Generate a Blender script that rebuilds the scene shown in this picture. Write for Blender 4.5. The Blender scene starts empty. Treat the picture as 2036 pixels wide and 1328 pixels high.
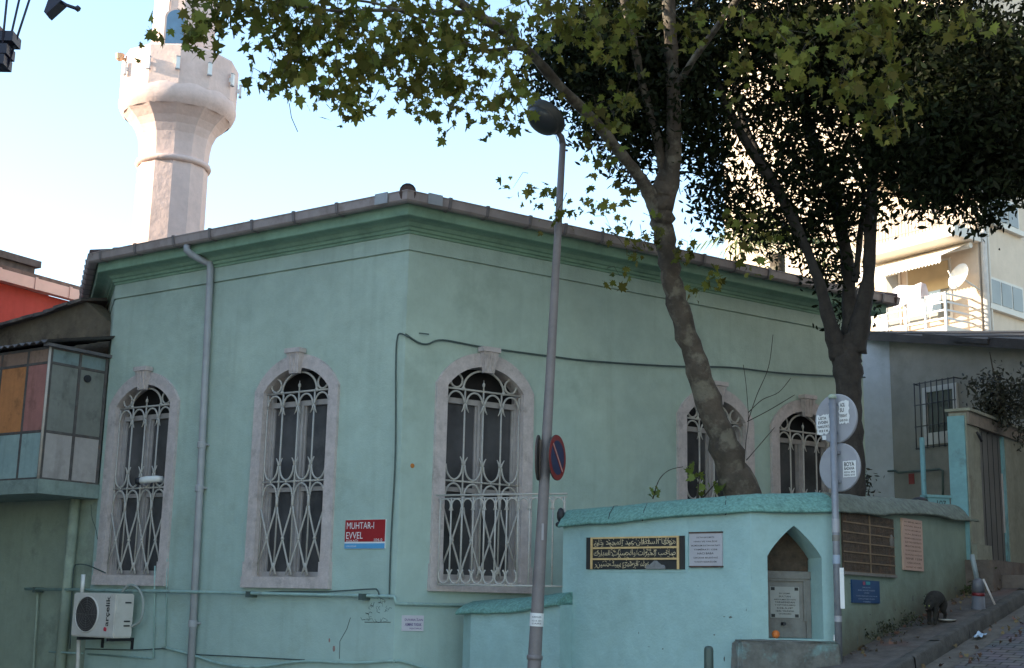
import bpy, bmesh, math, random
import numpy as np
from mathutils import Vector, Matrix
random.seed(7); RNG = np.random.default_rng(11)
R = math.radians
C = bpy.context.scene.collection
SC = bpy.context.scene

# ------------------------------------------------------------------ camera
W, H, FPX = 2036.0, 1328.0, 2600.0
PITCH, ROLL, EYE = R(11.58), R(1.278), 1.65
_f = Vector((0, math.cos(PITCH), math.sin(PITCH)))
_r0 = Vector((1, 0, 0)); _u0 = _r0.cross(_f)
CR = _r0 * math.cos(ROLL) + _u0 * math.sin(ROLL)
CU = -_r0 * math.sin(ROLL) + _u0 * math.cos(ROLL)
CAM = Vector((0, 0, EYE))
cd = bpy.data.cameras.new('camera'); cam = bpy.data.objects.new('camera', cd); C.objects.link(cam)
cd.sensor_fit = 'HORIZONTAL'; cd.sensor_width = 36; cd.lens = FPX / W * 36
cd.clip_start = 0.05; cd.clip_end = 3000
cam.matrix_world = Matrix(((CR.x, CU.x, -_f.x, CAM.x), (CR.y, CU.y, -_f.y, CAM.y), (CR.z, CU.z, -_f.z, CAM.z), (0, 0, 0, 1)))
SC.camera = cam

# ------------------------------------------------------------------ light
SUN_AZ, SUN_EL = R(188), R(15)
sdir = Vector((math.cos(SUN_AZ) * math.cos(SUN_EL), math.sin(SUN_AZ) * math.cos(SUN_EL), math.sin(SUN_EL)))
wd = bpy.data.worlds.new('World'); SC.world = wd; wd.use_nodes = True
nt = wd.node_tree; nt.nodes.clear()
sky = nt.nodes.new('ShaderNodeTexSky'); sky.sky_type = 'NISHITA'; sky.sun_disc = False
sky.sun_elevation = SUN_EL; sky.sun_rotation = (math.pi / 2 - SUN_AZ) % (2 * math.pi)
sky.air_density = 1.0; sky.dust_density = 0.25; sky.ozone_density = 1.0; sky.altitude = 30
bg = nt.nodes.new('ShaderNodeBackground'); bg.inputs['Strength'].default_value = 0.14
wo = nt.nodes.new('ShaderNodeOutputWorld')
nt.links.new(sky.outputs[0], bg.inputs[0]); nt.links.new(bg.outputs[0], wo.inputs[0])
sl = bpy.data.lights.new('sun', 'SUN'); so = bpy.data.objects.new('sun', sl); C.objects.link(so)
sl.energy = 3.0; sl.angle = R(0.5); sl.color = (1.0, 0.87, 0.68)
so.rotation_euler = sdir.to_track_quat('Z', 'Y').to_euler(); so.location = (-30, -10, 30)
SC.view_settings.view_transform = 'Standard'; SC.view_settings.look = 'None'
SC.view_settings.gamma = 1.0; SC.view_settings.exposure = 2.05

# ------------------------------------------------------------------ measuring helpers (photo rays met with real planes)
def ray(px, py): return _f + CR * ((px - W / 2) / FPX) + CU * ((H / 2 - py) / FPX)
def aty(px, py, y):
    d = ray(px, py); return CAM + d * (y / d.y)
def onpl(px, py, p0, n):
    d = ray(px, py); return CAM + d * ((p0 - CAM).dot(n) / d.dot(n))
def V(*a): return Vector(a)
def azv(deg): return V(math.cos(R(deg)), math.sin(R(deg)), 0)
def frame(o, r):
    """x along the wall to the viewer's right, y into the wall, z up"""
    r = V(r.x, r.y, 0).normalized(); y = V(-r.y, r.x, 0)
    return Matrix(((r.x, y.x, 0, o.x), (r.y, y.y, 0, o.y), (0, 0, 1, o.z), (0, 0, 0, 1)))
def T(x, y, z): return Matrix.Translation((x, y, z))
def inloc(M, px, py, yoff=0.0):
    """local (x, z) of a photo point on the plane y = yoff of frame M"""
    n = (M.to_3x3() @ V(0, 1, 0)); p0 = M @ V(0, yoff, 0)
    q = M.inverted() @ onpl(px, py, p0, n); return q.x, q.z

# ------------------------------------------------------------------ mesh builder
class MB:
    def __init__(s): s.v = []; s.f = []; s.sm = []
    def add(s, vs, fs, smooth=False):
        o = len(s.v); s.v += [tuple(q) for q in vs]
        for f in fs: s.f.append([i + o for i in f]); s.sm.append(smooth)
        return s
    def box(s, x0, x1, y0, y1, z0, z1, M=None):
        vs = [V(x, y, z) for z in (z0, z1) for x, y in ((x0, y0), (x1, y0), (x1, y1), (x0, y1))]
        if M: vs = [M @ q for q in vs]
        return s.add(vs, [(3, 2, 1, 0), (4, 5, 6, 7), (0, 1, 5, 4), (1, 2, 6, 5), (2, 3, 7, 6), (3, 0, 4, 7)])
    def hexa(s, b, t):
        return s.add(list(b) + list(t), [(3, 2, 1, 0), (4, 5, 6, 7), (0, 1, 5, 4), (1, 2, 6, 5), (2, 3, 7, 6), (3, 0, 4, 7)])
    def prism(s, poly, y0, y1, M=None, smooth=False):
        """poly in local xz (counter clockwise seen from the front), extruded from y0 (front) to y1"""
        n = len(poly); vs = [V(x, y0, z) for x, z in poly] + [V(x, y1, z) for x, z in poly]
        if M: vs = [M @ q for q in vs]
        s.add(vs, [list(range(n)), list(range(2 * n - 1, n - 1, -1))])
        o = len(s.v) - 2 * n
        for i in range(n):
            j = (i + 1) % n; s.f.append([o + i, o + n + i, o + n + j, o + j]); s.sm.append(smooth)
        return s
    def tube(s, pts, r, n=8, caps=True, smooth=True):
        pts = [Vector(p) for p in pts]; m = len(pts)
        rs = r if isinstance(r, (list, tuple)) else [r] * m
        o = len(s.v); up = None
        for i in range(m):
            t = (pts[min(i + 1, m - 1)] - pts[max(i - 1, 0)])
            t = t.normalized() if t.length > 1e-9 else V(0, 0, 1)
            if up is None:
                up = V(0, 0, 1) if abs(t.z) < .9 else V(1, 0, 0)
            a = t.cross(up)
            if a.length < 1e-6: a = t.cross(V(0, 1, 0))
            a.normalize(); b = a.cross(t).normalized(); up = b
            for k in range(n):
                an = 2 * math.pi * k / n
                s.v.append(tuple(pts[i] + (a * math.cos(an) + b * math.sin(an)) * rs[i]))
        for i in range(m - 1):
            for k in range(n):
                k2 = (k + 1) % n
                s.f.append([o + i * n + k, o + i * n + k2, o + (i + 1) * n + k2, o + (i + 1) * n + k]); s.sm.append(smooth)
        if caps:
            s.f.append([o + k for k in range(n - 1, -1, -1)]); s.sm.append(False)
            s.f.append([o + (m - 1) * n + k for k in range(n)]); s.sm.append(False)
        return s
    def ring(s, c, rx, rz, r, a0=0, a1=360, n=20, k=6, M=None):
        pts = [V(c[0] + rx * math.cos(R(a0 + (a1 - a0) * i / n)), c[1], c[2] + rz * math.sin(R(a0 + (a1 - a0) * i / n))) for i in range(n + 1)]
        if M: pts = [M @ p for p in pts]
        return s.tube(pts, r, k)
    def lathe(s, prof, n=12, ph=0.0, c=V(0, 0, 0), smooth=False, caps=True):
        o = len(s.v)
        for rr, z in prof:
            for k in range(n):
                a = ph + 2 * math.pi * k / n; s.v.append((c.x + rr * math.cos(a), c.y + rr * math.sin(a), c.z + z))
        for i in range(len(prof) - 1):
            for k in range(n):
                k2 = (k + 1) % n
                s.f.append([o + i * n + k, o + i * n + k2, o + (i + 1) * n + k2, o + (i + 1) * n + k]); s.sm.append(smooth)
        if caps:
            s.f.append([o + k for k in range(n - 1, -1, -1)]); s.sm.append(False)
            m = len(prof) - 1; s.f.append([o + m * n + k for k in range(n)]); s.sm.append(False)
        return s
    def sphere(s, c, rx, ry, rz, nu=12, nv=8, M=None):
        vs = [V(0, 0, rz)]; 
        for j in range(1, nv):
            t = math.pi * j / nv
            for k in range(nu):
                a = 2 * math.pi * k / nu; vs.append(V(rx * math.sin(t) * math.cos(a), ry * math.sin(t) * math.sin(a), rz * math.cos(t)))
        vs.append(V(0, 0, -rz)); fs = []
        for k in range(nu): fs.append((0, 1 + k, 1 + (k + 1) % nu))
        for j in range(nv - 2):
            for k in range(nu):
                a = 1 + j * nu + k; b = 1 + j * nu + (k + 1) % nu; fs.append((a, a + nu, b + nu, b))
        L = len(vs) - 1
        for k in range(nu): fs.append((L, 1 + (nv - 2) * nu + (k + 1) % nu, 1 + (nv - 2) * nu + k))
        vs = [(M @ q if M else q) + Vector(c) for q in vs]
        return s.add(vs, fs, True)
    def mesh(s, name, mat):
        me = bpy.data.meshes.new(name); me.from_pydata(s.v, [], s.f); me.update()
        me.polygons.foreach_set('use_smooth', s.sm)
        if mat: me.materials.append(mat)
        return me

WM = {}
def put(name, me, parent=None, M=None):
    """link a mesh object; M is its WORLD matrix (default: the parent's)"""
    o = bpy.data.objects.new(name, me); C.objects.link(o)
    pm = WM[parent.name] if parent else Matrix()
    if M is None: M = pm.copy()
    WM[o.name] = M.copy()
    if parent: o.parent = parent; o.matrix_basis = pm.inverted() @ M
    else: o.matrix_basis = M
    return o
def part(name, mb, mat, parent=None, M=None, label=None):
    o = put(name, mb.mesh(name, mat), parent, M)
    if label: o['label'] = label
    return o
def tag(o, label, cat, group=None):
    o['label'] = label; o['category'] = cat
    if group: o['group'] = group
    return o
def thing(name, label, cat, M=None, group=None):
    o = bpy.data.objects.new(name, None); C.objects.link(o); o.empty_display_size = .3
    M = M or Matrix(); WM[o.name] = M.copy(); o.matrix_basis = M
    return tag(o, label, cat, group)
def copy_tree(o, parent, M=None, mapping=None):
    c = o.copy(); C.objects.link(c); WM[c.name] = M.copy() if M else WM[o.name].copy()
    if parent: c.parent = parent; c.matrix_basis = WM[parent.name].inverted() @ WM[c.name]
    else: c.matrix_basis = WM[c.name]
    for ch in [x for x in bpy.data.objects if x.parent == o]:
        rel = WM[o.name].inverted() @ WM[ch.name]
        copy_tree(ch, c, WM[c.name] @ rel)
    return c
def W0(o): return T(-0.0, 0, 0)
def textmesh(name, txt, mat, height=None, width=None, ext=0.0015, space=1.0, bold=0.0):
    cu = bpy.data.curves.new(name, 'FONT'); cu.body = txt; cu.align_x = 'CENTER'; cu.align_y = 'CENTER'
    cu.size = 1; cu.extrude = 0; cu.space_line = space; cu.offset = bold; cu.resolution_u = 3
    o = bpy.data.objects.new(name, cu); C.objects.link(o); bpy.context.view_layer.update()
    me = bpy.data.meshes.new_from_object(o.evaluated_get(bpy.context.evaluated_depsgraph_get()))
    bpy.data.objects.remove(o); me.name = name
    n = len(me.vertices)
    co = np.empty(n * 3); me.vertices.foreach_get('co', co); co = co.reshape(-1, 3)
    if n:
        mn = co.min(0); mx = co.max(0); c = (mn + mx) / 2; s = mx - mn
        sx = sy = None
        if width: sx = width / max(s[0], 1e-6)
        if height: sy = height / max(s[1], 1e-6)
        sx = sx or sy; sy = sy or sx
        out = np.zeros_like(co); out[:, 0] = (co[:, 0] - c[0]) * sx; out[:, 2] = (co[:, 1] - c[1]) * sy
        me.vertices.foreach_set('co', out.ravel())
    me.update(); me.materials.clear(); me.materials.append(mat)
    return me

# ------------------------------------------------------------------ materials
def mat(name, col, rough=.8, var=.12, scale=6.0, bump=.0, bscale=60.0, metal=0.0, spec=.5, col2=None, streak=0.0, stain=None, stain_amt=.0, stain_scale=1.2, stain_ramp=(.55, .68), zlow=None, zr=(0, 1), trans=0.0, island=0.0, dirt=None):
    m = bpy.data.materials.new(name); m.use_nodes = True; nt = m.node_tree; N = nt.nodes; Lk = nt.links
    b = N['Principled BSDF']; b.inputs['Roughness'].default_value = rough; b.inputs['Metallic'].default_value = metal
    b.inputs['Specular IOR Level'].default_value = spec
    geo = N.new('ShaderNodeNewGeometry')
    def noise(sc, detail=4, rgh=.55, vec=None):
        n = N.new('ShaderNodeTexNoise'); n.inputs['Scale'].default_value = sc; n.inputs['Detail'].default_value = detail; n.inputs['Roughness'].default_value = rgh
        Lk.new(vec or geo.outputs['Position'], n.inputs['Vector']); return n.outputs['Fac']
    def ramp(fac, p0, p1, c0=(0, 0, 0, 1), c1=(1, 1, 1, 1)):
        r = N.new('ShaderNodeValToRGB'); r.color_ramp.elements[0].position = p0; r.color_ramp.elements[1].position = p1
        r.color_ramp.elements[0].color = c0; r.color_ramp.elements[1].color = c1; Lk.new(fac, r.inputs[0]); return r.outputs[0]
    def mix(fac, a, bb, mode='MIX'):
        x = N.new('ShaderNodeMix'); x.data_type = 'RGBA'; x.blend_type = mode
        for s_, val in ((0, fac), (6, a), (7, bb)):
            if hasattr(val, 'links') or hasattr(val, 'is_linked'): Lk.new(val, x.inputs[s_])
            elif s_ == 0: x.inputs[0].default_value = val
            else: x.inputs[s_].default_value = (*val, 1) if len(val) == 3 else val
        return x.outputs[2]
    c = col2 or tuple(min(1, q * (1 + var)) for q in col)
    d = tuple(q * (1 - var) for q in col)
    cur = mix(ramp(noise(scale, 5), .3, .7), d, c)
    if zlow:
        sx = N.new('ShaderNodeSeparateXYZ'); Lk.new(geo.outputs['Position'], sx.inputs[0])
        ad = N.new('ShaderNodeMath'); ad.operation = 'ADD'; Lk.new(sx.outputs[2], ad.inputs[0])
        mu = N.new('ShaderNodeMath'); mu.operation = 'MULTIPLY'; mu.inputs[1].default_value = 1.6; Lk.new(noise(.7, 3), mu.inputs[0]); Lk.new(mu.outputs[0], ad.inputs[1])
        mr = N.new('ShaderNodeMapRange'); mr.inputs[1].default_value = zr[0] + .8; mr.inputs[2].default_value = zr[1] + .8; Lk.new(ad.outputs[0], mr.inputs[0])
        lowmix = mix(ramp(noise(scale * .8, 5), .3, .7), tuple(q * (1 - var) for q in zlow), tuple(q * (1 + var) for q in zlow))
        cur = mix(mr.outputs[0], lowmix, cur)
    if streak:
        mp = N.new('ShaderNodeMapping'); mp.inputs['Scale'].default_value = (7, 7, .35); Lk.new(geo.outputs['Position'], mp.inputs[0])
        cur = mix(ramp(noise(1.0, 4, .6, mp.outputs[0]), .52, .75, (0, 0, 0, 1), (streak,) * 3 + (1,)), cur, mix(1.0, cur, (.55, .52, .47), 'MULTIPLY'))
    if stain:
        cur = mix(ramp(noise(stain_scale, 8, .65), stain_ramp[0], stain_ramp[1], (0, 0, 0, 1), (stain_amt,) * 3 + (1,)), cur, stain)
    if bump: cur = mix(1.0, cur, ramp(noise(scale * 4, 8, .7), .25, .75, (.91, .91, .90, 1), (1.05, 1.05, 1.05, 1)), 'MULTIPLY')
    if dirt:   # grime with ragged upper edge along the foot of a wall: (colour, slope axis vec, z at origin, height)
        colr, fn, hgt = dirt
        sx = N.new('ShaderNodeVectorMath'); sx.operation = 'DOT_PRODUCT'; sx.inputs[1].default_value = fn[:3]; Lk.new(geo.outputs['Position'], sx.inputs[0])
        ad = N.new('ShaderNodeMath'); ad.operation = 'ADD'; Lk.new(sx.outputs['Value'], ad.inputs[0]); ad.inputs[1].default_value = fn[3]
        mu = N.new('ShaderNodeMath'); mu.operation = 'MULTIPLY_ADD'; mu.inputs[1].default_value = -1.3 * hgt; mu.inputs[2].default_value = .65 * hgt; Lk.new(noise(3.5, 7, .65), mu.inputs[0])
        a2 = N.new('ShaderNodeMath'); a2.operation = 'ADD'; Lk.new(ad.outputs[0], a2.inputs[0]); Lk.new(mu.outputs[0], a2.inputs[1])
        mr = N.new('ShaderNodeMapRange'); mr.inputs[1].default_value = 0; mr.inputs[2].default_value = hgt; mr.inputs[3].default_value = .85; mr.inputs[4].default_value = 0; Lk.new(a2.outputs[0], mr.inputs[0])
        cur = mix(mr.outputs[0], cur, colr)
    if island:
        hs = N.new('ShaderNodeHueSaturation'); Lk.new(cur, hs.inputs['Color'])
        mr = N.new('ShaderNodeMapRange'); mr.inputs[3].default_value = 1 - island; mr.inputs[4].default_value = 1 + island; Lk.new(geo.outputs['Random Per Island'], mr.inputs[0]); Lk.new(mr.outputs[0], hs.inputs['Value'])
        mh = N.new('ShaderNodeMapRange'); mh.inputs[3].default_value = .5 - island * .11; mh.inputs[4].default_value = .5 + island * .03
        mm = N.new('ShaderNodeMath'); mm.operation = 'FRACT'; mm2 = N.new('ShaderNodeMath'); mm2.operation = 'MULTIPLY'; mm2.inputs[1].default_value = 7.31
        Lk.new(geo.outputs['Random Per Island'], mm2.inputs[0]); Lk.new(mm2.outputs[0], mm.inputs[0]); Lk.new(mm.outputs[0], mh.inputs[0]); Lk.new(mh.outputs[0], hs.inputs['Hue'])
        cur = hs.outputs['Color']
    Lk.new(cur, b.inputs['Base Color'])
    if bump:
        bp = N.new('ShaderNodeBump'); bp.inputs['Strength'].default_value = bump; bp.inputs['Distance'].default_value = .02
        Lk.new(noise(bscale, 5, .6), bp.inputs['Height']); b2 = N.new('ShaderNodeBump'); b2.inputs['Strength'].default_value = min(1, bump * 1.6); b2.inputs['Distance'].default_value = .05; Lk.new(noise(2.6, 3, .5), b2.inputs['Height']); Lk.new(b2.outputs[0], bp.inputs['Normal']); Lk.new(bp.outputs[0], b.inputs['Normal'])
    if trans:
        tr = N.new('ShaderNodeBsdfTranslucent'); Lk.new(cur, tr.inputs['Color']); ms = N.new('ShaderNodeMixShader'); ms.inputs[0].default_value = trans
        Lk.new(b.outputs[0], ms.inputs[1]); Lk.new(tr.outputs[0], ms.inputs[2]); Lk.new(ms.outputs[0], N['Material Output'].inputs[0])
    return m

M_mint = mat('mint_stucco', (.425, .52, .445), .9, .07, 1.1, .25, 45, streak=.2, stain=(.31, .385, .325), stain_amt=.7, stain_scale=.9, zlow=(.39, .515, .47), zr=(1.6, 4.6))
M_corn = mat('cornice_paint', (.245, .385, .275), .8, .12, 2.5, .2, 30, streak=.2, stain=(.12, .2, .15), stain_amt=.4)
M_stone = mat('window_stone', (.55, .475, .455), .85, .12, 9, .3, 50, streak=.25, stain=(.25, .22, .2), stain_amt=.5, stain_scale=5)
M_grille = mat('grille_paint', (.47, .44, .40), .6, .1, 14, stain=(.25, .17, .12), stain_amt=.45, stain_scale=14)
M_wood = mat('window_frame_paint', (.40, .36, .345), .7, .12, 9)
M_glass = mat('dark_glass', (.075, .072, .075), .12, .45, 1.6, spec=.7, stain=(.15, .145, .14), stain_amt=.6, stain_scale=1.4)  # paler patches paint varied reflections into the pane colour
M_gutter = mat('gutter_plastic', (.37, .30, .28), .55, .12, 4, streak=.3, stain=(.18, .13, .11), stain_amt=.5, stain_scale=3)
M_pipe = mat('pipe_grey', (.36, .36, .37), .5, .1, 5, streak=.3, stain=(.25, .33, .3), stain_amt=.4, stain_scale=4)
M_tile = mat('dark_roof_tile', (.10, .06, .05), .85, .3, 7, .4, 30)
M_white = mat('white_paint', (.78, .77, .74), .55, .04, 6)
M_minaret = mat('minaret_plaster', (.74, .55, .48), .9, .05, 2.0, .3, 14, stain=(.60, .42, .35), stain_amt=.3, stain_scale=1.6)
M_black = mat('black_metal', (.02, .02, .025), .5, .2, 9)
M_cable = mat('cable_sheath', (.07, .10, .09), .7, .2, 9)
M_conduit = mat('painted_conduit', (.32, .46, .42), .6, .12, 6, stain=(.16, .18, .16), stain_amt=.5, stain_scale=5)
M_fw = mat('turquoise_stucco', (.32, .475, .465), .85, .06, 1.6, .3, 35, streak=.08, stain=(.25, .37, .35), stain_amt=.5, stain_scale=1.0)
M_cap = mat('wall_cap', (.155, .315, .275), .85, .3, 34, .4, 90, stain=(.065, .14, .12), stain_amt=.6, stain_scale=9)

# ------------------------------------------------------------------ ground
PW = V(3.40, 13.75, 0); SD = azv(52); SN = V(SD.y, -SD.x, 0)
def gz(x, y):
    s_ = (x - PW.x) * SD.x + (y - PW.y) * SD.y
    q = 1.144 + .1925 * min(s_, 16) - .42 * max(0, 2.4 - x) - .02 * max(0, s_ - 16) * 0
    k = .25
    return k * math.log1p(math.exp(min(q / k, 40))) if q / k < 40 else q
def sw(s_, w_): return V(PW.x + SD.x * s_ + SN.x * w_, PW.y + SD.y * s_ + SN.y * w_, 0)
M_ground = mat('packed_earth', (.20, .19, .175), .95, .25, 4, .5, 20)
M_pave = mat('pavement_concrete', (.115, .10, .09), .9, .3, 7, .8, 24, stain=(.15, .07, .055), stain_amt=.85, stain_scale=1.1)
M_kerb = mat('kerb_stone', (.085, .08, .072), .9, .35, 6, .5, 30)
def grid_sheet(xs, ys, fz):
    mb = MB(); n = len(ys)
    vs = [V(x, y, fz(x, y)) for x in xs for y in ys]
    fs = [(i * n + j, (i + 1) * n + j, (i + 1) * n + j + 1, i * n + j + 1) for i in range(len(xs) - 1) for j in range(n - 1)]
    return mb.add(vs, fs, True)
ax = [-1500, -400, -120, -60] + list(np.arange(-40, 61, 2.0)) + [90, 200, 500, 1500]
g = part('ground', grid_sheet(ax, ax, lambda x, y: gz(x, y) - .30), M_ground); g['kind'] = 'structure'
# cobbled road
m = bpy.data.materials.new('cobbles'); m.use_nodes = True; nt = m.node_tree; N = nt.nodes; Lk = nt.links; b = N['Principled BSDF']; b.inputs['Roughness'].default_value = .8
geo = N.new('ShaderNodeNewGeometry'); mp = N.new('ShaderNodeMapping'); mp.inputs['Rotation'].default_value = (0, 0, R(38)); Lk.new(geo.outputs['Position'], mp.inputs[0])
br = N.new('ShaderNodeTexBrick'); br.inputs['Scale'].default_value = 1; br.inputs['Brick Width'].default_value = .2; br.inputs['Row Height'].default_value = .11; br.inputs['Mortar Size'].default_value = .012; br.inputs['Mortar Smooth'].default_value = .6
br.inputs['Color1'].default_value = (.15, .13, .128, 1); br.inputs['Color2'].default_value = (.085, .08, .085, 1); br.inputs['Mortar'].default_value = (.035, .032, .03, 1); br.inputs['Bias'].default_value = -.1
nz = N.new('ShaderNodeTexNoise'); nz.inputs['Scale'].default_value = 3.0; nz.inputs['Detail'].default_value = 5; Lk.new(geo.outputs['Position'], nz.inputs[0])
va = N.new('ShaderNodeMix'); va.data_type = 'VECTOR'; va.inputs[0].default_value = .02; Lk.new(mp.outputs[0], va.inputs[4]); Lk.new(nz.outputs['Color'], va.inputs[5]); Lk.new(va.outputs[1], br.inputs['Vector'])
mx = N.new('ShaderNodeMix'); mx.data_type = 'RGBA'; mx.blend_type = 'MULTIPLY'; mx.inputs[0].default_value = .6; Lk.new(br.outputs[0], mx.inputs[6]); Lk.new(nz.outputs['Color'], mx.inputs[7]); 
ga = N.new('ShaderNodeGamma'); ga.inputs[1].default_value = .8; Lk.new(mx.outputs[2], ga.inputs[0]); Lk.new(ga.outputs[0], b.inputs['Base Color'])
bp = N.new('ShaderNodeBump'); bp.inputs['Strength'].default_value = .8; bp.inputs['Distance'].default_value = .03; bp.invert = True; Lk.new(br.outputs['Fac'], bp.inputs['Height']); Lk.new(bp.outputs[0], b.inputs['Normal'])
M_cob = m
def strip(s0, s1, w0, w1, ds, dz, wn=6):
    mb = MB(); ns = int((s1 - s0) / ds) + 1; vs = []
    for i in range(ns):
        s_ = s0 + (s1 - s0) * i / (ns - 1)
        for j in range(wn):
            p = sw(s_, w0 + (w1 - w0) * j / (wn - 1)); p.z = gz(p.x, p.y) + dz; vs.append(p)
    return mb.add(vs, [(i * wn + j, i * wn + j + 1, (i + 1) * wn + j + 1, (i + 1) * wn + j) for i in range(ns - 1) for j in range(wn - 1)], True)
KW = .70
o = part('road', strip(-13, 26, KW, 6.5, .5, -.15), M_cob); o['kind'] = 'structure'
o = part('pavement', strip(-.55, 26, -.55, KW - .13, .3, 0.0), M_pave); o['kind'] = 'structure'
kb = MB(); prof = [(KW - .13, .004), (KW - .02, .008), (KW, -.012), (KW + .012, -.16)]; rk = random.Random(9)
s_0 = -.55
while s_0 < 26:
    s_1 = s_0 + rk.uniform(.7, 1.0); jz, jw = rk.uniform(-.006, .006), rk.uniform(-.006, .006); vs = []; n_ = 6
    for i in range(n_ + 1):
        for w_, dz in prof:
            t_ = s_0 + .002 + (s_1 - s_0 - .004) * i / n_; p = sw(t_, w_ + jw + rk.uniform(-.003, .003)); p.z = gz(p.x, p.y) + dz + jz - (.006 if i in (0, n_) else 0); vs.append(p)
    kb.add(vs, [(i * 4 + j, i * 4 + j + 1, (i + 1) * 4 + j + 1, (i + 1) * 4 + j) for i in range(n_) for j in range(3)], True); s_0 = s_1
q = [sw(-.55, -.55), sw(-.55, KW - .13), sw(-.55, KW + .012)]
for a_, b_ in ((q[0], q[1]), (q[1], q[2])):
    za, zb = gz(a_.x, a_.y) + .002, gz(b_.x, b_.y) + .002
    kb.add([V(a_.x, a_.y, za - .3), V(b_.x, b_.y, zb - .3), V(b_.x, b_.y, zb), V(a_.x, a_.y, za)], [(0, 1, 2, 3)])
o = part('kerb', kb, M_kerb); o['kind'] = 'structure'

o = part('road_edge', strip(-13, 26, KW + .015, KW + .30, .4, -.146, 3), mat('gutter_concrete', (.15, .135, .115), .9, .3, 6, .6, 22, stain=(.08, .07, .06), stain_amt=.6, stain_scale=3)); o['kind'] = 'structure'
# ------------------------------------------------------------------ mosque
PC = V(-1.328, 16, 0); AL, AR = 145.418, 33.966
rL = -azv(AL); rR = azv(AR)
ML = frame(PC, rL); MR = frame(PC, rR)
PE = PC - rL * 5.66; PF = PC + rR * 8.42
PE2 = PE + azv(110) * 6.5; PG = PF + azv(124) * 8.0
mosque = thing('mosque', 'mint green single-storey mosque with tall arched windows and grey grilles', 'mosque', T(*PC))
IW = Matrix()
HW, ZB, ZS, RI = .58, 1.90, 4.32, .725
ZCI = ZS - math.sqrt(RI * RI - HW * HW)
HO, ZSO, RO = .745, 4.34, .84
ZCO = ZSO - math.sqrt(RO * RO - HO * HO)
def arcI(x): return ZCI + math.sqrt(max(0, RI * RI - x * x))
def arcO(x): return ZCO + math.sqrt(max(0, RO * RO - x * x))
def holed(mb, M, x0, x1, zb, zt, holes, y=0.0):
    """flat wall with openings; holes = (xa, xb, zlow, topfun, nseg)"""
    def q(xa, xb, za0, za1, zb0, zb1): mb.add([M @ V(xa, y, za0), M @ V(xb, y, zb0), M @ V(xb, y, zb1), M @ V(xa, y, za1)], [(0, 1, 2, 3)])
    x = x0
    for xa, xb, zl, tf, ns in sorted(holes, key=lambda h: h[0]):
        q(x, xa, zb(x), zt(x), zb(xa), zt(xa)); q(xa, xb, zb(xa), zl, zb(xb), zl)
        for i in range(ns):
            a = xa + (xb - xa) * i / ns; c = xa + (xb - xa) * (i + 1) / ns
            q(a, c, tf(a), zt(a), tf(c), zt(c))
        x = xb
    q(x, x1, zb(x), zt(x), zb(x1), zt(x1))
ZG = 5.98
wb = MB()
LW = [-4.79, -1.79]; RWI = [1.20, 5.20, 7.05]
k = lambda v: (lambda x: v)
holed(wb, ML, -5.66, 0, k(-1.5), k(ZG - .012), [(c - HW, c + HW, ZB, (lambda x, c=c: arcI(x - c)), 14) for c in LW])
holed(wb, MR, 0, 8.42, k(-1.5), k(ZG - .012), [(c - HW, c + HW, ZB, (lambda x, c=c: arcI(x - c)), 14) for c in RWI])
for a_, b_ in ((PE2, PE), (PF, PG), (PG, PE2)):
    wb.add([V(a_.x, a_.y, -1.5), V(b_.x, b_.y, -1.5), V(b_.x, b_.y, ZG - .012), V(a_.x, a_.y, ZG - .012)], [(0, 1, 2, 3)])
part('wall', wb, M_mint, mosque, IW)
def sweep(mb, path, prof, smooth=False):
    n = len(path); dirs = []
    for i in range(n - 1):
        d = (path[i + 1] - path[i]).normalized(); dirs.append(V(d.y, -d.x, 0))
    mit = []
    for i in range(n):
        a = dirs[max(i - 1, 0)]; c = dirs[min(i, n - 2)]; m_ = (a + c); mit.append(m_ / m_.dot(c))
    kk = len(prof); vs = [V(path[i].x + mit[i].x * o_, path[i].y + mit[i].y * o_, z_) for i in range(n) for o_, z_ in prof]
    fs = [(i * kk + j, (i + 1) * kk + j, (i + 1) * kk + j + 1, i * kk + j + 1) for i in range(n - 1) for j in range(kk - 1)]
    mb.add(vs, fs, smooth); return mit
PATH = [PE2, PE, PC, PF, PG]
fr = MB(); sweep(fr, PATH, [(0, ZG - .012), (-.02, ZG - .011), (-.02, ZG + .008), (.012, ZG + .01), (.012, 6.20)])
part('frieze', fr, M_mint, mosque, IW)
co = MB(); sweep(co, PATH, [(.012, 6.195), (.03, 6.20), (.03, 6.232), (.055, 6.236), (.06, 6.275), (.085, 6.285), (.11, 6.325), (.15, 6.345), (.20, 6.352), (.275, 6.35), (.285, 6.36), (.285, 6.60)])
part('cornice', co, M_corn, mosque, IW)
gu = MB(); mit = sweep(gu, PATH, [(.30, 6.60), (.30, 6.49), (.33, 6.478), (.405, 6.478), (.43, 6.50), (.442, 6.595), (.45, 6.60), (.45, 6.612), (.432, 6.612), (.42, 6.52), (.31, 6.51), (.286, 6.61)])
gutter = part('gutter', gu, M_gutter, mosque, IW)
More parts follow.
